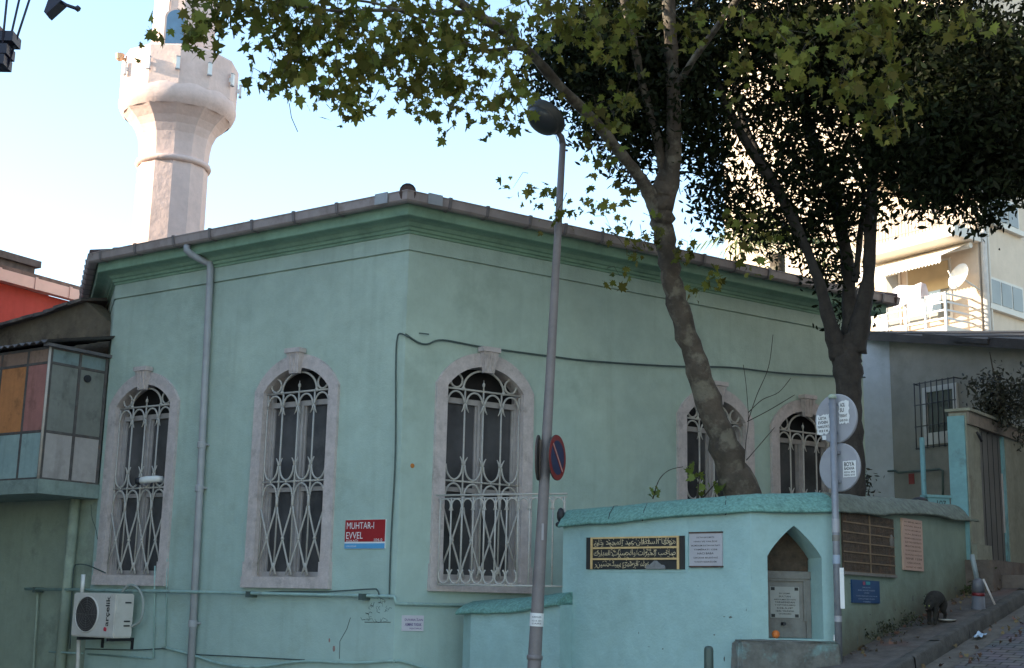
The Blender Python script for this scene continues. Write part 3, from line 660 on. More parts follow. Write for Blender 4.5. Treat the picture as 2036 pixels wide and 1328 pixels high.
# ------------------------------------------------------------------ pipes and cables on the left wall
def cable(name, label, cat, pts, r, mt, M, y=-.03, group='cables and thin pipes on the mosque walls', n=6):
    s_ = MB(); P_ = []
    for p in pts:
        yy = p[2] if len(p) > 2 else y; x, z = inloc(M, p[0], p[1], yy); P_.append(M @ V(x, yy, z))
    s_.tube(P_, r, n); o = part(name, s_, mt); return tag(o, label, cat, group)
def smooth(pts, n=6):
    out = []
    for i in range(len(pts) - 1):
        p0 = pts[max(i - 1, 0)]; p1 = pts[i]; p2 = pts[i + 1]; p3 = pts[min(i + 2, len(pts) - 1)]
        for j in range(n):
            t_ = j / n; out.append(tuple(.5 * (2 * b_ + (c_ - a_) * t_ + (2 * a_ - 5 * b_ + 4 * c_ - d_) * t_ ** 2 + (3 * b_ - a_ - 3 * c_ + d_) * t_ ** 3) for a_, b_, c_, d_ in zip(p0, p1, p2, p3)))
    return out + [tuple(pts[-1])]
zc_ = 1.684; s_ = MB(); xa = inloc(ML, 65, 1171)[0]
s_.tube([ML @ V(xa, -.13, zc_), ML @ V(-3.3, -.13, zc_ + .004), ML @ V(-.02, -.05, zc_), ML @ V(.03, -.05, zc_ - .005), ML @ V(.05, -.045, zc_ - .08), MR @ V(.08, -.05, zc_ - .085), MR @ V(1.6, -.05, zc_ - .085)], .021, 8)
o = part('conduit', s_, M_conduit); tag(o, 'long horizontal mint painted conduit below the left windows, turning round the corner of the mosque', 'pipe')
for px in (72, 497, 722):
    x, z = inloc(ML, px, 1180, -.1); c_ = MB(); c_.box(x - .03, x + .03, -.15, .0, zc_ - .05, zc_ + .026, ML); part('pipe_clip', c_, M_cable, o, IW)
c2 = lambda *a, **kk_: cable(*a, **kk_)
c2('pipe', 'thin green pipe dropping from the left end of the horizontal conduit', 'pipe', [(75, 1172), (73, 1216), (66, 1328), (64, 1360)], .02, M_nb, ML, -.05)
c2('pipe', 'white condensate pipe standing up behind the air conditioner', 'pipe', [(166, 1142), (163, 1180)], .03, M_white, ML, -.2)
c2('pipe', 'white condensate pipe running down below the air conditioner', 'pipe', [(157, 1266), (153, 1360)], .03, M_ac, ML, -.25)
c2('cable', 'black cable arching from the leftmost window sill over the air conditioner', 'cable', smooth([(210, 1139), (190, 1130), (172, 1123), (155, 1122), (147, 1130), (143, 1180), (139, 1290)]), .009, M_cable, ML, -.08)
c2('hose', 'pale insulated hose looping out of the air conditioner back', 'hose', smooth([(243, 1176), (252, 1166), (263, 1163), (276, 1172), (284, 1190), (284, 1215), (278, 1235), (262, 1246)]), .019, mat('hose_grey', (.33, .36, .33), .6, .1, 6), ML, -.16)
c2('cable', 'thin cable and conduit dropping from the right jamb of the leftmost window', 'cable', [(308, 1125, -.09), (307, 1180, -.06), (305, 1308, -.04), (300, 1309, -.04), (175, 1300, -.03)], .011, M_conduit, ML)
c2('cable', 'thin cable beside the right jamb of the leftmost window running down past the conduit', 'cable', [(317, 1109), (332, 1111), (331, 1180), (328, 1285), (322, 1287)], .009, M_conduit, ML, -.03)
c2('cable', 'dark slack cable along the bottom of the wall beside the downpipe', 'cable', smooth([(170, 1290), (270, 1292), (330, 1290), (378, 1300), (470, 1305), (605, 1312)]), .009, M_cable, ML, -.03)
c2('cable', 'pale cable bundle sagging along the bottom of the wall to the corner', 'cable', smooth([(330, 1288), (385, 1303), (440, 1320), (510, 1326), (600, 1315), (700, 1318), (784, 1314)]), .018, M_conduit, ML, -.04)
c2('cable', 'pale cable bundle sloping down from the corner behind the low wall', 'cable', smooth([(785, 1315), (800, 1315), (850, 1330), (920, 1350)]), .018, M_conduit, MR, -.04)
c2('cable', 'thin horizontal pipe crossing the wall low down left of the downpipe', 'pipe', [(98, 1296), (165, 1299)], .014, M_conduit, ML, -.12)
c2('cable', 'dark cable lying on the conduit under the middle left window', 'cable', smooth([(500, 1180), (560, 1176), (650, 1176), (735, 1171), (750, 1173), (755, 1188)]), .010, M_cable, ML, -.06)
c2('cable', 'grey cable running down the corner of the mosque to the conduit', 'cable', smooth([(836, 664, -.02)][:0] + [(812, 670), (797, 663), (790, 672), (787, 720), (786, 900), (778, 1060), (775, 1140), (774, 1190)]), .010, M_cable, ML, -.025)
c2('cable', 'long cable slung along the right wall above the windows', 'cable', smooth([(806, 664), (830, 680), (850, 684), (880, 676), (960, 690), (1100, 709), (1180, 718), (1340, 728), (1450, 730), (1560, 742), (1720, 750)]), .013, M_cable, MR, -.03)
x, z = inloc(MR, 838, 664); s_ = MB(); s_.tube([MR @ V(x - .05, -.03, z), MR @ V(x + .08, -.05, z)], .008, 5); o = part('wire_anchor', s_, M_cable); tag(o, 'small wire anchor hook on the wall beside the mosque corner', 'hook')
c2('dry_vine', 'thin crack-like dry stem on the wall left of the leftmost window', 'stem', smooth([(181, 1003), (183, 1030), (190, 1050), (194, 1072)]), .004, M_cable, ML, -.008)

# ------------------------------------------------------------------ signs on the mosque
def face_frame(M, px, py, y=-.0): x, z = inloc(M, px, py, y); return M @ T(x, y, z)
Wt = mat('sign_white', (.75, .75, .75), .5, .03)
M_sr = mat('sign_red', (.33, .014, .018), .4, .05); M_sb = mat('sign_blue', (.10, .34, .60), .4, .05)
t = thing('street_sign', 'red street name plate with white lettering and a light blue band near the corner', 'sign', face_frame(ML, 727, 1062))
w_, h_ = .65, .355
s_ = MB(); s_.box(-w_ / 2, w_ / 2, -.016, 0, -h_ / 2, h_ / 2); part('plate', s_, Wt, t)
s_ = MB(); s_.box(-w_ / 2 + .002, w_ / 2 - .002, -.018, -.0155, -h_ / 2 + .085, h_ / 2 - .002); part('red_field', s_, M_sr, t)
s_ = MB(); s_.box(-w_ / 2 + .002, w_ / 2 - .002, -.018, -.0155, -h_ / 2 + .002, -h_ / 2 + .065); part('blue_band', s_, M_sb, t)
TM = WM[t.name]
def txt(t, s, x, z, h=None, w=None, m_=None, y=-.019, bold=0.0, name='lettering'):
    return put(name, textmesh(name, s, m_ or Wt, height=h, width=w, bold=bold), t, WM[t.name] @ T(x, y, z))
txt(t, 'MUHTAR-I', -.075, .105, h=.082, w=.44); txt(t, 'EVVEL', -.165, -.015, h=.082, w=.27); txt(t, 'SOKAĞI', -.2, -.075, h=.034, w=.19); txt(t, '104-0', .22, -.072, h=.036, w=.13)
txt(t, 'ÜSKÜDAR', -.21, -.145, h=.022, w=.17)
t = thing('notice_plate', 'small white notice plate with purple lettering on the right wall beside the corner', 'sign', face_frame(MR, 820, 1239))
s_ = MB(); s_.box(-.15, .15, -.012, 0, -.092, .092); part('plate', s_, mat('notice_white', (.58, .55, .60), .5, .04), t)
M_pur = mat('purple_ink', (.10, .05, .22), .6)
txt(t, 'DUVARA İLAN', 0.01, .045, h=.036, w=.25, m_=M_pur, y=-.0135, bold=.01); txt(t, 'ASMAK YASAK', 0.005, -.015, h=.036, w=.23, m_=M_pur, y=-.0135, bold=.01); txt(t, 'MUHTARLIK', .04, -.062, h=.02, w=.17, m_=M_pur, y=-.0135)

# ------------------------------------------------------------------ railing in front of the third window
r0 = onpl(872, 988, MR @ V(0, -.14, 0), MR.to_3x3() @ V(0, 1, 0)); r1 = aty(1128, 978, 15.45)
zr_ = (r0.z + r1.z) / 2; MRL = frame(V(r0.x, r0.y, 0), r1 - r0); LR = (V(r1.x, r1.y, 0) - V(r0.x, r0.y, 0)).length
zb_ = inloc(MRL, 1000, 1164)[1]
t = thing('railing', 'old wrought iron railing with scroll circles in front of the window by the lamp post', 'railing', MRL)
s_ = MB(); s_.tube([V(-.03, 0, zr_), V(LR, 0, zr_)], .013, 6); s_.tube([V(.0, 0, zr_ - .04), V(LR, 0, zr_ - .04)], .008, 6); part('top_rail', s_, M_grille, t)
s_ = MB(); s_.tube([V(.03, 0, zb_), V(LR, 0, zb_)], .013, 6); part('bottom_rail', s_, M_grille, t)
n_ = 11; st = LR / n_
for i in range(n_ + 1):
    x = .03 + (LR - .06) * i / n_; s_ = MB(); s_.tube([V(x, 0, zb_), V(x, 0, zr_ - .03)], .0105, 6); part('baluster', s_, M_grille, t)
for i in range(n_):
    x = .03 + (LR - .06) * (i + .5) / n_; s_ = MB()
    if i < 7: s_.ring((x, -.004, zb_ + .105), .068, .09, .010, -235, 55, 16, 6); part('scroll', s_, M_grille, t); s_ = MB()
    s_.ring((x, -.004, zr_ - .13), .068, .085, .010, -40, 220, 14, 6); part('scroll', s_, M_grille, t)

# ------------------------------------------------------------------ lamp post with its back to back signs
M_lamp = mat('lamp_post_paint', (.20, .175, .175), .55, .12, 6, .1, 40, streak=.35, stain=(.10, .085, .08), stain_amt=.4, stain_scale=3)
LY = 14.45; pb = aty(1062, 1328, LY); pt = aty(1119, 283, LY); lean = (pt - pb) / (pt.z - pb.z)
base = pb + lean * (-.9 - pb.z + gz(pb.x, pb.y) * 0); base = pb + lean * (gz(pb.x, pb.y) - .3 - pb.z)
t = thing('lamp_post', 'tall grey steel lamp post with a dark bowl lamp in front of the mosque', 'lamp post', T(*base))
at = lambda z: pb + lean * (z - pb.z)
zs = [base.z, pb.z, 2.6, 4.2, 5.6, pt.z]
s_ = MB(); s_.tube([at(z) for z in zs], [.082, .076, .062, .053, .045, .038], 14); pole = part('pole', s_, M_lamp, t, IW)
zz = aty(1064, 1306, LY).z; s_ = MB(); s_.tube([at(zz - .03), at(zz), at(zz + .02)], [.086, .09, .084], 14); part('collar', s_, M_lamp, pole, IW)
ps = aty(1067, 1232, LY); s_ = MB(); a0 = at(ps.z - .07); a1 = at(ps.z + .07); s_.tube([a0, a1], [.0765, .0755], 20, caps=False); st_ = part('sticker', s_, Wt, pole, IW)
Mst = frame(at(ps.z), V(1, -.02, 0)) @ T(0, -.080, 0)
for z_, s__ in ((.03, 'KIRALIK'), (-.01, '0216 334'), (-.04, 'DAIRE')): put('lettering', textmesh('lettering', s__, M_black, height=.016, width=.1), st_, Mst @ T(0, 0, z_))
Mfa = frame(at(aty(1076, 1058, LY).z), V(1, 0, 0)) @ T(.01, -.077, 0)
s_ = MB(); s_.box(-.012, .012, 0, .004, -.09, .09); part('sticker', s_, mat('faded_sticker', (.35, .33, .34), .7), pole, Mfa)
# lamp head
pa = aty(1108, 262, LY - .12); ph = aty(1086, 233, LY - .42)
s_ = MB(); s_.tube([pt - lean * .02, pt + V(-.02, -.02, .06), pa], [.04, .036, .03], 8); part('lamp_arm', s_, M_lamp, t, IW)
ax_ = V(-.52, -.62, .32).normalized(); Q = ax_.to_track_quat('X', 'Z').to_matrix()
s_ = MB(); s_.sphere(ph, .275, .185, .14, 18, 10, Q.to_4x4()); lh = part('lamp_head', s_, mat('lamp_housing', (.05, .05, .05), .5, .15, 6), t, IW)
s_ = MB(); s_.sphere(ph + Q @ V(.03, 0, -.07), .225, .165, .13, 18, 10, Q.to_4x4()); part('lamp_bowl', s_, mat('smoked_bowl', (.035, .037, .04), .35, .1, 6), lh, IW)
# signs
M_sgn_r = mat('traffic_red', (.22, .014, .012), .45, .08, 6); M_sgn_b = mat('traffic_blue', (.012, .02, .075), .45, .1, 6); M_sgnback = mat('sign_back', (.33, .33, .36), .45, .08, 4, stain=(.22, .22, .24), stain_amt=.4, stain_scale=5); M_sgndark = mat('sign_back_dark', (.06, .05, .045), .6, .2, 6)
def disc_sign(name, label, M, r, front, back, group=None):
    t = thing(name, label, 'road sign', M, group); s_ = MB()
    s_.lathe([(r - .004, .0), (r, .003), (r, .014), (r - .004, .017)], 40); RX = Matrix.Rotation(R(90), 4, 'X')
    part('disc', s_, back, t, M @ RX); return t
def discf(az): return frame(V(0, 0, 0), azv(az))
pn = at(aty(1088, 910, LY).z)
nrm = 24      # azimuth of the sign's x axis seen from its face
Mx = frame(pn, azv(66)) @ T(.02, -.115, 0); t = disc_sign('road_sign', 'round blue and red no parking sign on the lamp post', Mx, .252, None, M_sgndark)
RX = Matrix.Rotation(R(90), 4, 'X')
s_ = MB(); s_.lathe([(.25, .0175), (.25, .0195)], 40); part('red_ring', s_, M_sgn_r, t, Mx @ RX)
s_ = MB(); s_.lathe([(.19, .02), (.19, .0215)], 40); part('blue_field', s_, M_sgn_b, t, Mx @ RX)
s_ = MB(); s_.box(-.215, .215, -.0245, -.022, -.024, .024, Matrix.Rotation(R(45), 4, 'Y')); part('diagonal_bar', s_, M_sgn_r, t)
s_ = MB(); s_.box(-.20, .20, -.0265, -.0245, -.008, .008, Matrix.Rotation(R(45), 4, 'Y')); part('bar_stripe', s_, mat('pale_bar', (.5, .32, .28), .5), t)  # narrow paler stripe along the diagonal bar
s_ = MB(); s_.box(-.03, .03, 0, .06, -.14, -.11); part('clamp', s_, M_lamp, t)
s_ = MB(); s_.box(-.03, .03, 0, .06, .11, .14); part('clamp', s_, M_lamp, t)
Mx2 = frame(aty(1074, 910, LY), azv(82 + 180)) @ T(.0, -.01, 0); t = disc_sign('road_sign', 'dark round sign seen nearly edge on, behind the no parking sign on the lamp post', Mx2, .252, None, M_sgndark)
s_ = MB(); s_.lathe([(.25, .0175), (.25, .0195)], 40); part('sign_face', s_, M_sgn_r, t, Mx2 @ RX)
s_ = MB(); s_.box(-.02, .02, 0.001, .05, -.2, .2); part('back_rib', s_, mat('rib_brown', (.16, .12, .09), .7), t)
# ------------------------------------------------------------------ fountain wall
T0 = aty(1120, 1048, 15.3); T1 = aty(1492, 1020, 13.6); T2 = aty(1657, 1016, 13.75)
T3 = T2 + SD * 4.33; T3.z = 2.81
def flat(p, z=0): return V(p.x, p.y, z)
F0 = frame(flat(T0), T1 - T0); F1 = frame(flat(T1), T2 - T1); F2 = frame(flat(T2), T3 - T2)
L0 = (flat(T1) - flat(T0)).length; L1 = (flat(T2) - flat(T1)).length; L2 = 4.33
fw = thing('fountain_wall', 'turquoise street fountain wall with a thick curved cap and a pointed niche', 'wall', T(*flat(T0)))
s_ = MB()
lin = lambda a, b_, L: (lambda x: a + (b_ - a) * x / L)
holed(s_, F0, 0, L0, k(-.5), lin(T0.z + .06, T1.z + .06, L0), [])
NC, NW = .47, .295
def ntop(x):
    t_ = min(1, abs(x - NC) / NW); return 2.17 + .32 * (1 - t_ ** 1.12) ** .85
holed(s_, F1, 0, L1, k(-.5), lin(T1.z + .06, T2.z + .06, L1), [(NC - NW, NC + NW, 1.345, ntop, 16)])
s2_ = MB(); holed(s2_, F2, 0, L2, k(-.5), lin(T2.z + .06, T3.z + .06, L2), [])
bkp = [T0 + V(.36, .62, 0), T1 + V(.1, .75, 0), T2 + V(-.35, .55, 0), T3 + V(-.45, .30, 0)]
for i, (a_, b_) in enumerate(zip(bkp[:-1], bkp[1:])): s_.add([V(b_.x, b_.y, -.5), V(a_.x, a_.y, -.5), V(a_.x, a_.y, a_.z + .06), V(b_.x, b_.y, b_.z + .06)], [(0, 1, 2, 3)])
for a_, b_ in ((bkp[0], T0), (T3, bkp[3])): s_.add([V(a_.x, a_.y, -.5), V(b_.x, b_.y, -.5), V(b_.x, b_.y, b_.z + .06), V(a_.x, a_.y, a_.z + .06)], [(0, 1, 2, 3)])
for (p, q_), (p2, q2) in zip(list(zip([T0, T1, T2, T3], bkp))[:-1], list(zip([T0, T1, T2, T3], bkp))[1:]):
    s_.add([p + V(0, 0, .06), p2 + V(0, 0, .06), q2 + V(0, 0, .06), q_ + V(0, 0, .06)], [(0, 1, 2, 3)])
ND = .38; cont = [(NC - NW, 1.345), (NC + NW, 1.345)] + [(x, ntop(x)) for x in np.linspace(NC + NW, NC - NW, 17)]
m_ = len(cont); vs = [F1 @ V(x, 0, z) for x, z in cont] + [F1 @ V(x, ND, z) for x, z in cont]
s_.add(vs, [(i, (i + 1) % m_, m_ + (i + 1) % m_, m_ + i) for i in range(m_)]); s_.add([F1 @ V(x, ND, z) for x, z in cont], [list(range(m_))])
part('wall', s_, M_fw, fw, IW)
M_fw2 = mat('green_stucco_tree_shade', (.23, .30, .24), .85, .08, 1.6, .3, 35, streak=.12, stain=(.14, .18, .145), stain_amt=.5, stain_scale=1.1, dirt=((.10, .09, .06), (-.1186, -.1517, 1, 1.144 * -1 + .1925 * (3.40 * .616 + 13.75 * .788)), .55))  # greener paint, with the trees' shade darkened into its colour
o = part('uphill_wall', s2_, M_fw2, fw, IW); o['label'] = 'grey green uphill part of the wall, darkened in colour for tree shade'
# cap: swept cross-section with a wavy hand-made edge
def cap(name, parent, pts, backs, prof, mt, seed, dn=.10):
    rg = np.random.default_rng(seed); P_, B_ = [], []
    for i in range(len(pts) - 1):
        n_ = max(2, int((pts[i + 1] - pts[i]).length / dn))
        for j in range(n_ + (1 if i == len(pts) - 2 else 0)):
            t_ = j / n_; P_.append(pts[i].lerp(pts[i + 1], t_)); B_.append(backs[i].lerp(backs[i + 1], t_))
    def sm(a):  # smooth plan so that the cap bends round the corners
        for _ in range(3): a = [a[0]] + [(a[i - 1] + a[i] * 2 + a[i + 1]) / 4 for i in range(1, len(a) - 1)] + [a[-1]]
        return a
    P_, B_ = sm(P_), sm(B_); n = len(P_); w1 = np.cumsum(rg.normal(0, .010, n)); w1 -= np.linspace(w1[0], w1[-1], n); w1 = np.convolve(np.pad(w1, 2, 'edge'), np.ones(5) / 5, 'valid'); kk = len(prof); mb = MB(); vs = []
    for i in range(n):
        d = (B_[i] - P_[i]); d.z = 0; dl = d.length; d.normalize()
        for f_, z in prof:   # f_ : distance from the front face (negative = overhang), >1 means from the back
            off = f_ if f_ < 5 else dl + (f_ - 10)
            zz = P_[i].z * (1 - min(1, max(0, off / dl))) + B_[i].z * min(1, max(0, off / dl))
            edge = 1 if f_ < 0 else .4
            p = V(P_[i].x, P_[i].y, 0) + d * (off + rg.normal(0, .003) * edge); p.z = zz + z + w1[i] * edge + rg.normal(0, .002); vs.append(p)
    mb.add(vs, [(i * kk + j, (i + 1) * kk + j, (i + 1) * kk + (j + 1) % kk, i * kk + (j + 1) % kk) for i in range(n - 1) for j in range(kk)], True)
    mb.add([vs[j] for j in range(kk)], [list(range(kk))]); mb.add([vs[(n - 1) * kk + j] for j in range(kk)], [list(range(kk - 1, -1, -1))])
    return part(name, mb, mt, parent, IW)
CP = [(.02, .0), (-.075, -.012), (-.09, -.002), (-.085, .015), (.0, .11), (.07, .17), (.14, .20), (.24, .21), (10 - .1, .17), (10.06, .08), (10.05, .02)]
CP2 = [(.02, .0), (-.065, -.012), (-.08, -.002), (-.075, .015), (.0, .12), (.06, .18), (.12, .205), (.22, .21), (10 - .1, .16), (10.06, .06), (10.05, .02)]
cap('cap', fw, [T0 + V(-.02, .02, 0), T1, T2], bkp[:3], CP, M_cap, 4)
M_cap2 = mat('wall_cap_grey', (.17, .20, .165), .85, .3, 14, .6, 40, stain=(.10, .11, .085), stain_amt=.6, stain_scale=3)
o = cap('cap', fw, [T2 + V(.0, .0, -.0), T3], bkp[2:], CP2, M_cap2, 9); o['label'] = 'grey green cap along the uphill part of the wall'
for fr_ in (.27, .46, .88):
    p_ = T0.lerp(T1, fr_) ; d_ = (bkp[0].lerp(bkp[1], fr_) - p_); d_.z = 0; d_.normalize(); s_ = MB()
    s_.tube([p_ + d_ * f_ + V(.01 * (i % 2), 0, z + .003) for i, (f_, z) in enumerate(((-.088, -.01), (-.088, .015), (.0, .112), (.07, .173), (.14, .203), (.24, .213)))], .0055, 4); part('cap_joint', s_, M_black, fw, IW)
s_ = MB(); s_.sphere(T0 + V(-.03, .06, .14), .05, .07, .09, 7, 5); part('broken_end', s_, M_black, fw, IW)
s_ = MB(); s_.sphere(T0 + V(-.05, .03, .03), .045, .06, .035, 7, 5); part('broken_end', s_, M_black, fw, IW)
M_chip2 = mat('chipped_plaster', (.12, .135, .12), .95, .3, 20); rg = random.Random(17)
def chips(M, spots):
    for px, py, rr in spots:
        x, z = inloc(M, px, py); s_ = MB(); st = rg.uniform(.4, 2.2); s_.prism([(x + rr * st * math.cos(a) * rg.uniform(.5, 1.2), z + rr / st * math.sin(a) * rg.uniform(.5, 1.2)) for a in np.linspace(0, 6.28, 10)[:-1]][::-1], -.002, .004, M); part('paint_chip', s_, M_chip2, fw, IW)
chips(F0, [(1452, 1227, .018), (1440, 1226, .008), (1484, 1213, .008), (1456, 1290, .012), (1470, 1286, .012), (1440, 1310, .016), (1420, 1262, .01), (1318, 1290, .01), (1290, 1286, .008), (1388, 1165, .005), (1440, 1165, .005), (1270, 1258, .009), (1250, 1168, .004), (1466, 1300, .03), (1476, 1312, .03)])
chips(F2, [(1815, 1190, .03), (1848, 1196, .035), (1780, 1212, .012), (1730, 1222, .012), (1745, 1258, .04), (1775, 1248, .05), (1705, 1275, .03), (1820, 1225, .04), (1690, 1160, .008), (1766, 1146, .01), (1900, 1170, .04), (1870, 1205, .03)])
# low wall in front of the left end
Lw0 = aty(909, 1222, 16.0); Lw1 = aty(1114, 1203, 15.02)
lw = thing('low_wall', 'low turquoise wall stub with a tilted cap behind the foot of the lamp post', 'wall', T(*flat(Lw0)))
FL = frame(flat(Lw0), Lw1 - Lw0); LL = (flat(Lw1) - flat(Lw0)).length
s_ = MB(); xs_ = np.linspace(0, LL, 8)
vs = []
for x in xs_:
    yy = .12 * max(0, 1 - x / .16) ** 2; zt_ = Lw0.z + (Lw1.z - Lw0.z) * (x / LL)
    vs += [FL @ V(x, yy, -.5), FL @ V(x, yy, zt_ + .03), FL @ V(x, .55, zt_ + .03), FL @ V(x, .55, -.5)]
s_.add(vs, [(i * 4 + j, i * 4 + 4 + j, i * 4 + 5 + j, i * 4 + 1 + j) for i in range(7) for j in range(3)]); s_.add(vs[:4], [(3, 2, 1, 0)]); s_.add(vs[-4:], [(0, 1, 2, 3)])
part('wall', s_, M_fw, lw, IW)
cap('cap', lw, [FL @ V(.02, .0, Lw0.z + .0), FL @ V(LL, 0, Lw1.z)], [FL @ V(.02, .55, Lw0.z), FL @ V(LL, .55, Lw1.z)], [(.02, .0), (-.05, -.005), (-.06, .015), (-.03, .05), (.08, .11), (.26, .16), (10 - .1, .12), (10.03, .02)], M_cap, 21, .07)

# niche contents (parts of the fountain wall)
M_marb = mat('grey_marble', (.20, .185, .165), .6, .15, 5, .2, 30, streak=.4, stain=(.10, .075, .055), stain_amt=.6, stain_scale=3)
M_dkp = mat('dark_carved_panel', (.075, .052, .035), .85, .35, 14, .8, 26, stain=(.14, .06, .03), stain_amt=.6, stain_scale=5)
s_ = MB(); x0, x1 = NC - NW + .005, NC + NW - .005
s_.prism([(x0, 1.35), (x1, 1.35), (x1, 2.03), (x0, 2.03)], ND - .05, ND - .004, F1)
slab = part('marble_slab', s_, M_marb, fw, IW)
s_ = MB()
for a_, b_, c_, d_ in ((x0 + .06, x1 - .02, 1.93, 1.955), (x1 - .075, x1 - .05, 1.52, 1.93)): s_.box(a_, b_, ND - .075, ND - .05, c_, d_, F1)
s_.box(x1 - .05, x1, ND - .08, ND - .05, 1.35, 1.95, F1); s_.box(x0, x1, ND - .09, ND - .05, 1.955, 2.03, F1)
part('slab_moulding', s_, M_marb, slab, IW)
s_ = MB(); s_.prism([(x0, 2.034), (x1, 2.034)] + [(x, ntop(x) - .004) for x in np.linspace(x1, x0, 13)], ND - .02, ND - .006, F1); part('carved_panel', s_, M_dkp, fw, IW)
s_ = MB(); s_.box(x0, x1, ND - .03, ND - .021, 2.155, 2.175, F1); part('panel_ledge', s_, M_dkp, fw, IW)
px0, px1 = x0 + .14, x1 - .12
s_ = MB(); s_.box(px0, px1, ND - .058, ND - .051, 1.55, 1.87, F1); tp = part('text_tablet', s_, mat('tablet_grey', (.33, .32, .29), .6, .08, 6), fw, IW)
M_ink = mat('worn_black_ink', (.03, .028, .026), .7, .2, 20)
def lines(parent, M, strs, xc, z0, dz, w, h, mt, y, name='lettering'):
    for i, s__ in enumerate(strs):
        ww_ = w[i] if isinstance(w, (list, tuple)) else w
        put(name, textmesh(name, s__, mt, height=h, width=ww_, bold=.008), parent, M @ T(xc, y, z0 - i * dz))
lines(tp, F1, ['BU ÇEŞME', 'SULTAN', 'ABDÜLMECİD HAN', 'TARAFINDAN', 'YAPTIRILMIŞ', 'OLUP', '1842 YILINDA', 'ONARILMIŞ'], (px0 + px1) / 2, 1.80, .03, [.12, .13, .24, .22, .23, .18, .2, .14], .017, M_ink, ND - .06)
for xx in (px0 + .03, px1 - .03):
    for zz in (1.572, 1.848): s_ = MB(); s_.box(xx - .02, xx + .02, ND - .061, ND - .0585, zz - .016, zz + .016, F1); part('corner_rosette', s_, M_ink, tp, IW)
s_ = MB(); s_.tube([F1 @ V(NC - .02, ND - .12, 1.49), F1 @ V(NC - .02, ND - .04, 1.49)], .018, 8); part('spout', s_, M_black, fw, IW)
# stone trough in front
M_trough = mat('trough_stone', (.15, .15, .135), .9, .35, 5, .8, 22, stain=(.22, .36, .35), stain_amt=.9, stain_scale=2.3)
s_ = MB(); s_.hexa([F1 @ V(-.28, -.30, .2), F1 @ V(L1 - .02, -.26, .2), F1 @ V(L1 - .02, .36, .2), F1 @ V(-.28, .0, .2)], [F1 @ V(-.22, -.25, 1.33), F1 @ V(L1 - .05, -.22, 1.325), F1 @ V(L1 - .05, .36, 1.325), F1 @ V(-.22, .0, 1.33)])
me = s_.mesh('stone_trough', M_trough); bm = bmesh.new(); bm.from_mesh(me); bmesh.ops.bevel(bm, geom=bm.edges[:], offset=.03, segments=3, affect='EDGES')
bmesh.ops.subdivide_edges(bm, edges=bm.edges[:], cuts=3, use_grid_fill=True)
rg = random.Random(2)
for v in bm.verts: v.co += V(rg.uniform(-1, 1), rg.uniform(-1, 1), rg.uniform(-1, 1)) * .008
bm.to_mesh(me); bm.free()
o = put('stone_trough', me); tag(o, 'rough grey stone step and trough under the pointed fountain niche', 'trough')
s_ = MB(); s_.sphere(F1 @ V(NC - NW + .10, .06, 1.385), .042, .042, .042, 12, 8); o = part('orange_fruit', s_, mat('orange_peel', (.60, .16, .03), .6, .1, 20)); tag(o, 'small orange fruit lying at the left foot of the fountain niche', 'fruit')
s_ = MB(); s_.lathe([(.02, 0), (.028, .01), (.024, .06), (.02, .065)], 10, c=F1 @ V(NC + NW + .09, -.10, 1.33)); o = part('plastic_cup', s_, Wt); tag(o, 'tiny white plastic cup on the stone trough right of the niche', 'cup')

# black and gold inscription
xa, za = inloc(F0, 1168, 1069); xb, zb_ = inloc(F0, 1363, 1132)
t = thing('inscription_panel', 'black stone inscription panel with three rows of raised gold calligraphy', 'plaque', F0 @ T((xa + xb) / 2, 0, (za + zb_) / 2))
w_, h_ = xb - xa, za - zb_
M_gold = mat('worn_gold', (.62, .42, .19), .55, .14, 9, stain=(.35, .2, .1), stain_amt=.4, stain_scale=8); M_slab = mat('black_slab', (.022, .022, .022), .6, .2, 9)
M_letter = mat('gilded_letters', (.62, .50, .31), .55, .2, 12)
s_ = MB(); s_.box(-w_ / 2 - .05, w_ / 2 + .04, -.006, .01, -h_ / 2 - .03, h_ / 2 + .05); part('surround', s_, M_fw, t)
s_ = MB(); s_.box(-w_ / 2, w_ / 2, -.02, 0, -h_ / 2, h_ / 2); sl_ = part('slab', s_, M_slab, t)
g0, g1 = -w_ / 2 + .07, w_ / 2 - .065
for nm, a_, b_, c_, d_ in (('gold_border', g0, g1, h_ / 2 - .018, h_ / 2), ('gold_border', g0, g0 + .026, -h_ / 2, h_ / 2 - .02), ('gold_border', g1 - .026, g1, -h_ / 2, h_ / 2 - .02), ('gold_rule', g0 + .028, g1 - .028, h_ / 6 - .012, h_ / 6 + .008), ('gold_rule', g0 + .028, g1 - .028, -h_ / 6 - .016, -h_ / 6 + .004)):
    s_ = MB(); s_.box(a_, b_, -.032, -.0205, c_, d_); part(nm, s_, M_gold, t)
